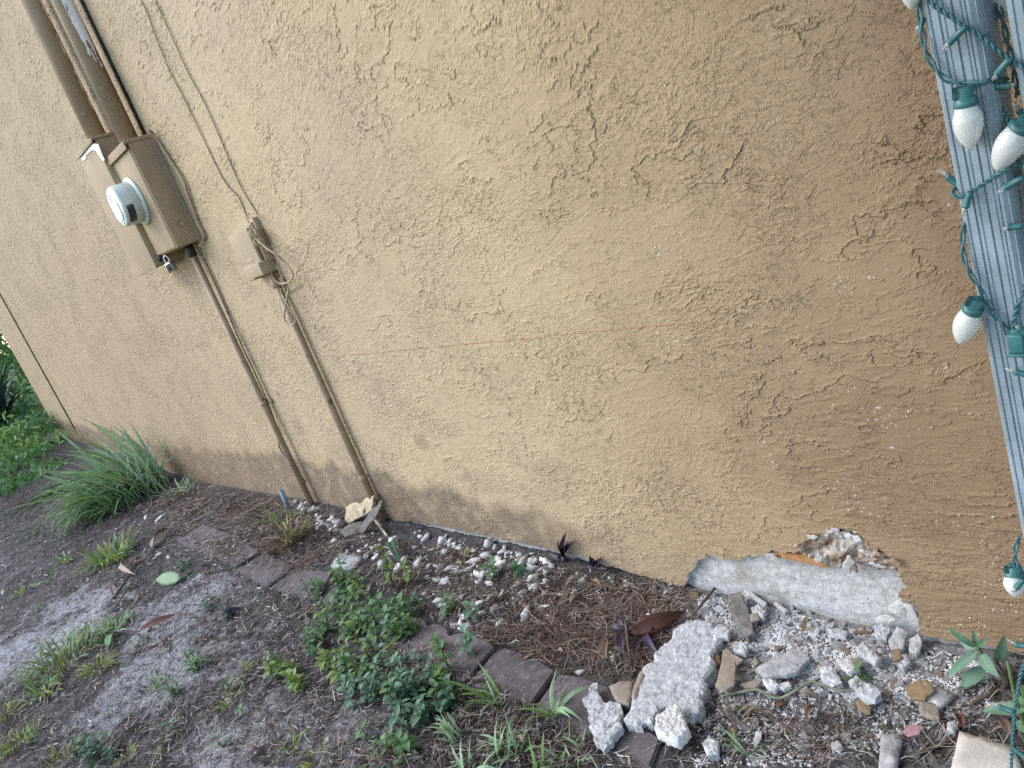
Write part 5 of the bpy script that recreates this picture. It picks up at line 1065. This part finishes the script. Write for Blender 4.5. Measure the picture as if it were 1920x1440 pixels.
def twig(pts, r, m, label, group=None, lift=.006, name='twig'):
    P = catmull([G(p[0], p[1], p[2] if len(p) > 2 else lift) for p in pts], 5); n = len(P)
    o = part(name, tube(P, [r * (1 - .5 * i / n) for i in range(n)], 6), m); return tag(o, label, 'twig', group)
twig([(138, 1208), (160, 1198, .02), (195, 1187, .03), (240, 1185, .02), (278, 1197)], .0055, MTWIGG, 'forked grey stick lying across the grass')
twig([(213, 1121), (228, 1100), (240, 1082, .015), (250, 1072)], .007, MTWIGG, 'short mottled grey stick below the bright tuft')
twig([(218, 1135), (238, 1105, .015), (252, 1082, .02), (255, 1070, .02)], .004, MBRN, 'thin bent brown stem beside the mottled stick')
twig([(1340, 1103, .01), (1310, 1140, .02), (1285, 1165), (1262, 1178)], .0035, MTWIG, 'red brown twig between the big leaf and the rubble')
twig([(1173, 1165, .05), (1178, 1210, .03), (1186, 1270)], .0035, MTWIG, 'upright brown stem in front of the red brown leaf')
twig([(1390, 1330), (1430, 1335, .02), (1500, 1385)], .002, MTWIG, 'thin bowed stem in the soil under the rubble')
twig([(1560, 1356), (1600, 1370), (1656, 1392)], .003, MTWIG, 'straight brown twig left of the tile scrap')
twig([(1720, 1412), (1760, 1398), (1805, 1372)], .004, MTWIG, 'brown twig ending at the beige board')
twig([(1755, 1425), (1735, 1400), (1725, 1385)], .003, MTWIG, 'short brown twig below the pink scrap')
twig([(1820, 1320), (1850, 1305), (1890, 1285)], .004, MTWIG, 'dark twig under the leafy plant at the right post')
twig([(700, 1090), (690, 1105), (672, 1120)], .004, MTANL, 'pale stalk on the paver hidden by weeds')
twig([(665, 1045), (690, 1030), (708, 1010)], .004, MTANL, 'pale peeled stick beside the painted stone')
twig([(560, 1160), (588, 1140), (606, 1120)], .005, MTANL, 'pale straw stalk leaning on the sandy paver')
for i in range(20):
    a = inpx(BED if i % 2 else [(1000, 1100), (1280, 1120), (1180, 1250), (1040, 1240)], 1, rs)[0]; d = rs.uniform(-1, 1); L_ = rs.uniform(35, 80)
    twig([a, a + np.array([L_ * .5, d * 12 - L_ * .15]), a + np.array([L_, d * 20 - L_ * .25])], rs.uniform(.0014, .0024), MTWIG, 'long thin red brown twig among the pebbles and needles', 'thin twigs in the needle bed', .012)
# speckled flat stone sunk in the bed
piece('flat_stone', [(620, 1062), (628, 1042), (650, 1030), (672, 1034), (680, 1048), (668, 1060), (642, 1066)], .008, .014, mat('speckled_pale_stone', (.20, .22, .21), .9, 0, 130, .6, 200, col2=(.50, .53, .51)), 'flat speckled pale green stone sunk behind the pavers', 'stone', 301, .15, .2)
o = twig([(1362, 1302, .012), (1392, 1297, .02), (1420, 1293, .022), (1440, 1304, .02), (1462, 1309, .02), (1486, 1298, .03), (1514, 1281, .035), (1526, 1278, .035), (1552, 1288, .03), (1580, 1295, .03), (1605, 1293, .03), (1609, 1274, .045)], .0034, mat('pale_green_stem', (.17, .19, .12), .75, .35, 30), 'limp pale green stem trailing over the rubble')

# ================================================================== WEEDS, GRASS AND OTHER PLANTS
LV = {}
for key, m in (('g', MG1), ('d', MG2), ('y', MG3), ('b', MBLUE)):
    LV[key] = [mk('leaf', *leafshape(1, .50 + .06 * k, .22, .12 + .09 * k, .03 * k, 5, 1, k), m) for k in range(4)]
STEMS = []
for k in range(4):
    P = catmull([(0, 0, 0), (.1 * (k - 1.5), .06, .35), (.16 * (k - 1.5), .02, .7), (.18 * (k - 1.5), -.03, 1)], 3); STEMS.append((P, mk('stem', *tube(P, [.035 - .018 * i / len(P) for i in range(len(P))], 5), MSTEM)))
def weed(p, H, key, label, group, pairs=4, ll=.028, r=rnd, name='leafy_weed', lean=(0, 0)):
    t = thing(name, p, label, 'weed', group); t.rotation_euler = (lean[0], lean[1], r.uniform(0, 6.3))
    P, sm = STEMS[r.randrange(4)]; s = obj('stem', sm, t); s.scale = (H, H, H)
    for k in range(pairs):
        f = .30 + .70 * k / max(1, pairs - 1); q = P[min(len(P) - 1, int(f * (len(P) - 1)))] * H; a0 = k * 1.57 + r.uniform(-.3, .3)
        L = ll * (1.0 - .45 * abs(f - .6)) * r.uniform(.75, 1.2)
        for j in range(2):
            lf = obj('leaf', LV[key][r.randrange(4)], t, q); lf.scale = (L, L, L); lf.rotation_euler = (r.uniform(-.3, .3), r.uniform(-.55, .15) - (.35 if k == pairs - 1 else 0), a0 + j * math.pi + r.uniform(-.35, .35))
    return t
PATCH = [([(600, 1090), (640, 1070), (700, 1080), (735, 1110), (690, 1160), (620, 1160), (585, 1120)], 24, 'g', 'leafy green weed at the top of the patch, against the sandy paver', 'weeds at the top of the patch'),
         ([(580, 1185), (640, 1150), (740, 1140), (800, 1180), (730, 1230), (640, 1260), (585, 1235)], 44, 'g', 'leafy green weed in the middle of the patch, left of the scalloped paver', 'weeds in the middle of the patch'),
         ([(650, 1290), (700, 1240), (770, 1230), (840, 1270), (860, 1320), (780, 1365), (690, 1345)], 52, 'b', 'grey green weed in the dense lower part of the patch', 'grey green weeds in the lower patch'),
         ([(500, 1262), (540, 1245), (590, 1258), (580, 1290), (520, 1292)], 9, 'y', 'small pale weed left of the main weed patch', 'pale weeds left of the patch'),
         ([(600, 1250), (660, 1240), (700, 1270), (640, 1290)], 9, 'y', 'yellow green weed in the gap of the patch', 'yellow green weeds in the patch')]
for P, n, key, lab, grp in PATCH:
    for a, b in inpx(P, n, rs):
        p = G(a, b + 6); weed(p, rs.uniform(.03, .075), key if rs.rand() < .75 else rs.choice(['g', 'd', 'y', 'b']), lab, grp, rs.randint(3, 6), rs.uniform(.024, .036))
SINGLE = [(852, 1262, .09, 'g', 'leafy green weed rising over the front edge of the scalloped paver'), (886, 1225, .075, 'b', 'leafy green weed standing on the scalloped paver'), (826, 1225, .04, 'g', 'small leafy weed on the left half of the scalloped paver'),
          (738, 1100, .13, 'y', 'tall single weed with bright tip among the pebbles'), (772, 1096, .07, 'y', 'yellow green weed right of the tall single weed'), (838, 1155, .05, 'g', 'small weed growing among pebbles above the scalloped paver'),
          (932, 1085, .05, 'g', 'small weed among the white pebbles close to the wall'), (978, 1078, .04, 'd', 'tiny dark weed near the wall between pebbles'), (895, 1165, .05, 'b', 'weed with curled blue green leaves beside the pebbles'),
          (770, 1160, .07, 'g', 'weed with broad leaves behind the scalloped paver'), (790, 1150, .06, 'd', 'dark weed with long leaves behind the scalloped paver'), (700, 1185, .08, 'g', 'upright weed at the heart of the patch')]
for a, b, H, k, lab in SINGLE: weed(G(a, b), H, k, lab, None, 5, .036)
for P, n, key, lab, grp in [([(140, 1400), (180, 1385), (215, 1400), (220, 1440), (130, 1440)], 13, 'd', 'dark round leaved weed at the bottom left edge', 'dark weeds at the bottom left edge'), ([(345, 1240), (370, 1222), (392, 1240), (380, 1262), (350, 1260)], 7, 'g', 'low weed between the sand patches, upper group', 'low weeds, upper group'),
                            ([(292, 1285), (325, 1270), (350, 1285), (340, 1310), (300, 1312)], 7, 'g', 'low weed between the sand patches, lower group', 'low weeds, lower group'), ([(720, 1420), (750, 1395), (780, 1410), (770, 1440), (720, 1440)], 7, 'g', 'weed at the bottom edge below the patch', 'weeds at the bottom edge'),
                            ([(30, 1010), (60, 985), (75, 1005), (50, 1030)], 5, 'd', 'dark weed in front of the big grass clump', 'dark weeds before the grass clump'), ([(330, 1070), (360, 1045), (390, 1060), (360, 1085)], 6, 'd', 'tiny creeping weed at the edge of the pavers', 'creeping weeds by the pavers'),
                            ([(380, 1140), (395, 1125), (402, 1150)], 3, 'd', 'tiny weed on the sand above the black leaf', 'tiny weeds above the black leaf'), ([(425, 1155), (440, 1150), (442, 1175)], 3, 'd', 'tiny weed just below the black leaf', 'tiny weeds below the black leaf')]:
    for a, b in inpx(P, n, rs): weed(G(a, b), rs.uniform(.02, .045), key, lab, grp, rs.randint(2, 5), rs.uniform(.020, .032))
for a, b, lab in ((205, 1385, 'pair of round leaves alone on the sand at bottom left'), (145, 1385, 'single bright sprig right of the lowest yellow tuft'), (60, 1395, 'broad leaved weed under the yellow tuft'), (455, 1345, 'small sprig among dry litter, left of the bottom weeds'), (255, 1215, 'tiny sprig on the sand below the grey stick'), (75, 1145, 'tiny sprig in the washed sand'), (435, 1300, 'little weed beside the yellow tufts'), (325, 1370, 'small round leaf weed in the dark litter'), (420, 1400, 'limp grey sprig near the bottom edge'), (690, 1385, 'little weed under the dense patch'), (1610, 1278, 'tiny dark spotted sprig on the white lump')):
    weed(G(a, b), .03, 'g', lab, None, 2, .030)

# ---- grass
BL = {}
for key, m in (('g', MGRASS), ('b', MGRASSB), ('y', MGRASSY), ('s', MSTRAW)):
    BL[key] = [mk('blade', *bladeshape(1, .040, .5 + .35 * k, 6, .35, .3 * (k - 1.5)), m) for k in range(5)]
    BL[key + 'w'] = [mk('blade', *bladeshape(1, .085, .5 + .40 * k, 8, .4, .5 * (k - 2)), m) for k in range(5)]
def tuft_mesh(p, rad, L, n, wd, key, seed, lean=(0, 0), spread=.9):
    r = random.Random(seed); vf = []
    for i in range(n):
        a = r.uniform(0, 6.283); d = rad * math.sqrt(r.random()); x, y = d * math.cos(a), d * math.sin(a); l = L * r.uniform(.5, 1.15)
        VF = bladeshape(l, wd * r.uniform(.7, 1.2), r.uniform(.3, 2.2), 5, .35, r.uniform(-.9, .9), r.uniform(0, spread * .8))
        z = float(gh(p.x + x, min(p.y + y, 0))) - .003
        vf.append(xf(VF, Matrix.Translation((p.x + x, min(p.y + y, -.005), z)) @ ROT(lean[0], lean[1], a + r.uniform(-.7, .7))))
    return join(*vf)
GM = {'g': MGRASS, 'b': MGRASSB, 'y': MGRASSY, 's': MSTRAW}
def tuft(px, py, rp, lp_, n, key, label, wp=3.2, seed=0, extra=None):
    p = G(px, py); k = pxsize(p); t = thing('grass_tuft', p, label, 'grass tuft')
    rr_ = random.Random(seed + int(px)); alt = {'g': (MGRASS, MGRASSY, MGRASSB, MSTRAW), 'b': (MGRASSB, MGRASS, MGRASSB, MSTRAW), 'y': (MGRASSY, MGRASS, MGRASSY, MSTRAW), 's': (MSTRAW, MBRN, MSTRAW, MGRASSY)}[key]
    mi_ = [q for _ in range(n) for q in [rr_.choice((0, 0, 0, 1, 1, 2, 2, 3))] for __ in range(10)]
    part('blades', tuft_mesh(p, rp * k, lp_ * k, n, wp * k * .85, key, seed + int(px)), alt, t, midx=mi_)['kind'] = 'stuff'
    if extra: part('dry_blades', tuft_mesh(p, rp * k * 1.1, lp_ * k * .7, extra, wp * k * .7, 's', seed + 7 + int(px), spread=1.8), MSTRAW, t)['kind'] = 'stuff'
for a in [(212, 1050, 40, 50, 120, 'g', 'bright green grass tuft beside the curled striped leaf', 5.0), (124, 1056, 16, 26, 22, 'g', 'small grass tuft left of the bright tuft', 4.0), (118, 1245, 62, 62, 130, 'g', 'widest green grass tuft, below the washed sand', 4.2, 0, 40), (205, 1190, 38, 42, 70, 'b', 'green grass tuft under the grey stick', 4.2, 0, 20),
          (190, 1255, 22, 44, 55, 'y', 'yellow green grass tuft at the right end of the widest tuft', 2.8, 0, 20), (85, 1300, 28, 44, 40, 'g', 'sparse grass tuft below the widest tuft', 4.2), (12, 1345, 26, 34, 45, 'y', 'grass tuft cut by the left edge', 3.5), (38, 1395, 32, 40, 90, 'y', 'dense yellow green tuft at the lower left edge', 2.6, 0, 20),
          (42, 1112, 20, 22, 22, 'g', 'faint low grass tuft above the washed sand', 3.2), (95, 1090, 14, 20, 14, 'b', 'few short grass blades between the sand streaks', 3.0), (452, 1268, 20, 30, 36, 'y', 'thin yellow tuft left of the main weed patch', 2.4), (430, 1318, 18, 26, 45, 'y', 'dense little yellow tuft in the dark litter', 2.6), (118, 1425, 30, 34, 50, 'y', 'orange yellow tuft at the bottom left', 2.6, 0, 25),
          (240, 1425, 12, 34, 14, 'y', 'star of yellow green blades near the bottom edge', 4), (285, 1432, 18, 28, 20, 'y', 'thin tuft of yellow blades at the bottom edge', 3), (552, 1405, 12, 42, 16, 'y', 'star of yellow green blades on the grey sand', 4.5), (310, 1390, 16, 18, 26, 's', 'brown dry tuft in the litter at lower left', 2.6), (730, 1432, 34, 52, 30, 'b', 'thin grass tuft at the bottom edge under the weeds', 3.4), (600, 1425, 24, 34, 16, 'y', 'few upright pale blades at the bottom edge', 3.0), (1372, 1352, 30, 62, 28, 's', 'dry straw coloured tuft below the rubble', 3.4), (1352, 1300, 14, 30, 8, 'y', 'few bent yellow blades beside the trailing stem', 3), (865, 1050, 18, 26, 34, 's', 'dry brown grass tuft among pebbles near the wall', 4.0),
          (540, 1020, 34, 62, 110, 's', 'dry dead grass clump with few green blades behind the pavers', 4.5)]: tuft(*a)
def blade_clump(name, px, py, rp, label, blades, cat='grass clump', group=None):   # every blade a part; blades: (key, length px, n, azimuth, spread, lean)
    p = G(px, py); k = pxsize(p); t = thing(name, p, label, cat, group); r = random.Random(int(px * 7 + py))
    for key, L, n, az, spr, ln in blades:
        for i in range(n):
            a = r.uniform(0, 6.283); d = rp * k * math.sqrt(r.random()); x, y = d * math.cos(a), d * math.sin(a); y = min(y, -p.y - .01)
            o = obj('blade', BL[key][r.randrange(5)], t, (x, y, float(gh(p.x + x, p.y + y)) - p.z - .004)); s = L * k * r.uniform(.55, 1.12)
            o.scale = (s * r.uniform(.8, 1.2), s * r.uniform(.7, 1.15), s); o.rotation_euler = (r.uniform(-.25, .25), max(0, ln + r.uniform(-.3, .3)), az + r.uniform(-spr, spr))
    return t
VW = math.atan2(fw.y, fw.x)
LEFT = math.atan2(-rt.y, -rt.x)                        # towards picture left
blade_clump('grass_clump', 262, 925, 62, 'big clump of long green grass leaning left at the far wall', [('b', 175, 95, LEFT + .15, .65, .42), ('g', 185, 60, LEFT + .35, .7, .6), ('b', 150, 85, LEFT - .2, 1.6, .25), ('b', 105, 40, 0, 3.1, .35), ('s', 120, 44, LEFT, 1.6, .8)])
blade_clump('grass_clump', 225, 945, 48, 'lower bluish fringe of the big grass clump, drooping to the soil', [('b', 120, 70, LEFT + .5, .7, .85), ('g', 95, 30, LEFT + .9, .6, .8), ('s', 80, 14, LEFT + .6, 1.2, 1.0)])
blade_clump('grass_clump', 345, 925, 30, 'short dark grass at the right foot of the big clump', [('b', 60, 34, 0, 3.1, .5), ('s', 60, 22, 0, 3.1, .9)])
blade_clump('green_sprouts', 536, 985, 16, 'fresh green blades sprouting from the dead clump by the pipe stub', [('g', 80, 16, LEFT, .9, .35), ('g', 60, 8, LEFT + 3.1, .8, .6)])
for i, (px, py, rp, lab, bl) in enumerate([(935, 1322, 16, 'broad bladed grass before the soil strewn paver', [('gw', 110, 9, LEFT, 1.4, .2), ('bw', 70, 6, 0, 3.1, .5)]), (1046, 1352, 10, 'tall grass with long bent blades over the pavers', [('bw', 120, 8, LEFT + 3.1, 1.2, .25), ('gw', 95, 5, LEFT, .8, .2)]), (862, 1385, 18, 'low broad grass under the dense weeds', [('bw', 85, 13, LEFT, 1.5, .55)]),
                                           (955, 1415, 26, 'spreading grass at the bottom edge, left of the stucco chunks', [('bw', 100, 20, 0, 3.1, .55), ('g', 80, 10, 0, 3.1, .5)]), (1075, 1415, 26, 'grass tuft beside the dusty paver at the bottom edge', [('bw', 75, 15, 0, 3.1, .55), ('g', 60, 12, 0, 3.1, .6)]), (880, 1445, 20, 'grass at the bottom edge under the low broad grass', [('bw', 75, 14, 0, 3.1, .6)]), (1010, 1450, 20, 'grass cut by the bottom edge, before the pavers', [('gw', 80, 12, 0, 3.1, .5), ('s', 70, 6, 0, 3.1, .9)]),
                                           (1404, 1422, 8, 'small star of bluish grass below the rubble', [('bw', 62, 12, 0, 3.1, .75)]), (1385, 1395, 8, 'second bluish grass sprout above the small star', [('bw', 55, 7, LEFT, 1.0, .4)])]): blade_clump('broad_grass', px, py, rp, lab, bl)

# ---- purple plants and the leafy plant by the post
def leaf_at(t, base, tip, wd, m, nrm, fold=.35, droop=.12, curl=.04, name='leaf'):
    L = (tip - base).length; VF = leafshape(L, wd, fold, droop, curl, 8); M = orient(base, tip, nrm); return part(name, xf(VF, M), m, t)
def purple(px, py, tips, label, m, wpx=14):
    p = G(px, py); t = thing('purple_plant', p, label, 'plant'); k = pxsize(p)
    part('stem', tube([p + Vector((0, 0, -.01)), p + Vector((0, -.004, .02)), p + Vector((0, -.006, .04))], .003, 6), m, t)
    for i, (x, y) in enumerate(tips):
        b = p + Vector((0, -.004, .012 + .004 * i)); y_ = p.y - .012 - .004 * (i % 3); leaf_at(t, b, YP(x, y, y_), wpx * k, m, (.3 * (-1) ** i, -.8, .5), .5, .05, .05)
purple(1064, 1052, [(1029, 1037), (1045, 1012), (1058, 1001), (1078, 1015), (1049, 1056), (1054, 1020)], 'dark purple plant against the wall above the pebbles', MPURP)
purple(1122, 1068, [(1105, 1042), (1131, 1049), (1098, 1062), (1136, 1066), (1112, 1050)], 'small dark purple plant right of the larger one at the wall', MPURP, 12)
def purple_low(px, py, tips, label):
    p = G(px, py); t = thing('purple_plant', p, label, 'plant'); k = pxsize(p)
    for i, (x, y, m) in enumerate(tips): leaf_at(t, p + Vector((0, 0, .015)), G(x, y, .012 + .01 * (i % 2)), 15 * k, m, (.2, -.5, .8), .4, .1, .15)
    part('stem', tube([p, p + Vector((.01, 0, .02)), p + Vector((.02, .01, .03))], .003, 6), MPURP, t)
purple_low(1178, 1192, [(1136, 1176, MPURP), (1157, 1218, MPURP), (1150, 1160, MPURP), (1165, 1222, MPURP)], 'low dark purple plant with strap leaves under the red brown leaf')
purple_low(1214, 1198, [(1186, 1234, MPURP), (1234, 1232, MPURP2)], 'purple strap leaves pointing down at the largest slab')
rp_ = G(1893, 1288); t = thing('leafy_plant', rp_, 'green lance leaved plant at the wall left of the post foot', 'plant')
def yq(x, y, d=0.): return YP(x, y, rp_.y + d)
part('stem', tube(catmull([rp_ + Vector((0, 0, -.01)), yq(1872, 1262), yq(1848, 1234), yq(1831, 1212)], 5), .0028, 6), MSTEM, t)
part('stem', tube(catmull([rp_ + Vector((0, 0, -.01)), yq(1884, 1270), yq(1869, 1240)], 5), .0022, 6), MTWIG, t)
KP = pxsize(rp_)
for bx, by, tx, ty, w_, d, nr in ((1831, 1214, 1775, 1177, 15, -.01, (.2, -.7, .6)), (1831, 1216, 1797, 1196, 22, .01, (.1, -.8, .5)), (1830, 1212, 1826, 1179, 13, .02, (.4, -.8, .3)), (1832, 1212, 1850, 1197, 14, -.01, (.3, -.8, .4)), (1834, 1220, 1773, 1270, 22, -.03, (.1, -.6, .8)), (1838, 1226, 1872, 1270, 27, -.03, (-.2, -.7, .7)), (1850, 1252, 1795, 1293, 32, -.04, (.1, -.5, .9)), (1869, 1241, 1883, 1193, 25, .0, (.5, -.8, .2))):
    leaf_at(t, yq(bx, by), yq(tx, ty, d), w_ * .85 * KP, MBLUE, nr, .3, .06, .05)
r2_ = G(1935, 1390); t = thing('leafy_plant', r2_, 'broad leaved plant behind the hanging cord at the right edge', 'plant')
part('stem', tube(catmull([r2_, r2_ + Vector((-.01, 0, .06)), r2_ + Vector((-.02, .02, .13))], 4), .0028, 6), MSTEM, t)
for bx, by, tx, ty, w_, d, nr in ((1925, 1332, 1838, 1331, 24, -.01, (0, -.4, .9)), (1930, 1340, 1898, 1300, 24, .03, (.2, -.7, .6)), (1935, 1370, 1902, 1352, 22, .01, (.2, -.6, .7)), (1940, 1300, 1906, 1290, 26, .04, (.3, -.7, .5)), (1935, 1400, 1900, 1408, 22, -.01, (.1, -.5, .9))):
    leaf_at(t, YP(bx, by, r2_.y), YP(tx, ty, r2_.y + d), w_ * KP, MG1 if d > .02 else MBLUE, nr, .3, .08, .06)

# ================================================================== SHRUBS BEYOND THE FAR CORNER
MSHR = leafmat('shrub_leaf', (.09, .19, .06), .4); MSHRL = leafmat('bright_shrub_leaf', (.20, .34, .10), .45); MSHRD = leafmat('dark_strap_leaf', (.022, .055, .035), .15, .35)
def shrub(name, c, rx, ry, rz, n, ls, m, label, seed, cat='shrub'):
    r = np.random.RandomState(seed); t = thing(name, (c[0], c[1], 0), label, cat)
    k = 26; cl = r.normal(0, .5, (k, 3)); cl[:, 2] = r.uniform(-.9, .9, k)
    P = cl[r.randint(k, size=n)] + r.normal(0, .26, (n, 3)); P = P * np.array([rx, ry, rz]) + np.array([c[0], c[1], c[2]]); P[:, 2] = np.maximum(P[:, 2], .04)
    d = r.normal(0, 1, (n, 3)); d /= np.linalg.norm(d, axis=1)[:, None]; e = np.cross(d, r.normal(0, 1, (n, 3))); e /= np.linalg.norm(e, axis=1)[:, None]; l = (ls * r.uniform(.6, 1.3, n))[:, None]
    V = np.stack([P - d * l, P + e * l * .38, P + d * l, P - e * l * .38], 1).reshape(-1, 3) - np.array([c[0], c[1], 0]); obj('crown', npmesh('crown', V, np.arange(4 * n).reshape(-1, 4), m, False), t)
    vf = [tube(catmull([(c[0] + r.uniform(-.1, .1), c[1] + r.uniform(-.1, .1), -.02), tuple(np.array([c[0], c[1], c[2] * .6]) + r.normal(0, .15, 3) * [rx, ry, .3]), tuple(np.array([c[0], c[1], c[2] + rz * .5]) + r.normal(0, .3, 3) * [rx, ry, rz])], 4), [(.022 - .0018 * i) * min(1, rz / .9) for i in range(9)], 5) for _ in range(9)]
    part('stem', join(*vf), MTWIG, t)
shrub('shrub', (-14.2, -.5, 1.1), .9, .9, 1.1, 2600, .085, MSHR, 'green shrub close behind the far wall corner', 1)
shrub('shrub', (-15.5, 1.0, 1.3), 1.1, 1.1, 1.3, 2600, .09, MSHRL, 'bright shrub farthest behind the wall corner', 2)
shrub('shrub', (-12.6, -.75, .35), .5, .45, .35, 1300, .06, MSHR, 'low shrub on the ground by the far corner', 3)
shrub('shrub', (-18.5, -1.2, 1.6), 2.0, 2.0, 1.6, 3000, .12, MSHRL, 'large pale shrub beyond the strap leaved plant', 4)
c = G(22, 822); c = Vector((c.x, min(c.y, -.3), c.z)); t = thing('strap_leaf_plant', c, 'dark strap leaved plant at the left edge by the far corner', 'plant')
for i in range(30):
    a = i * 2.4; VF = bladeshape(rs.uniform(.7, 1.25), .11, rs.uniform(.5, 1.6), 8, .3, 0, .15); part('blade', xf(VF, Matrix.Translation(c) @ ROT(0, 0, a)), MSHRD, t)
for k_, (px, py, rx, hz, n_, m_, lab) in enumerate(((20, 900, .5, .16, 900, MSHR, 'low weeds on the soil left of the big grass clump'), (30, 868, .6, .2, 1000, MSHRL, 'pale low weeds between the wall corner and the big clump'), (70, 838, .55, .22, 900, MSHR, 'low green weeds at the foot of the far wall corner'), (6, 870, .4, .30, 700, MSHRL, 'bright leafy weeds at the left edge before the strap leaves'), (45, 945, .3, .08, 400, MSHR, 'thin ground weeds under the big grass clump, at left'))):
    g_ = G(px, py); shrub('ground_weed', (g_.x, min(g_.y, -.3), g_.z + hz * .5), rx, .35, hz, n_, .045, m_, lab, 20 + k_, 'weed')
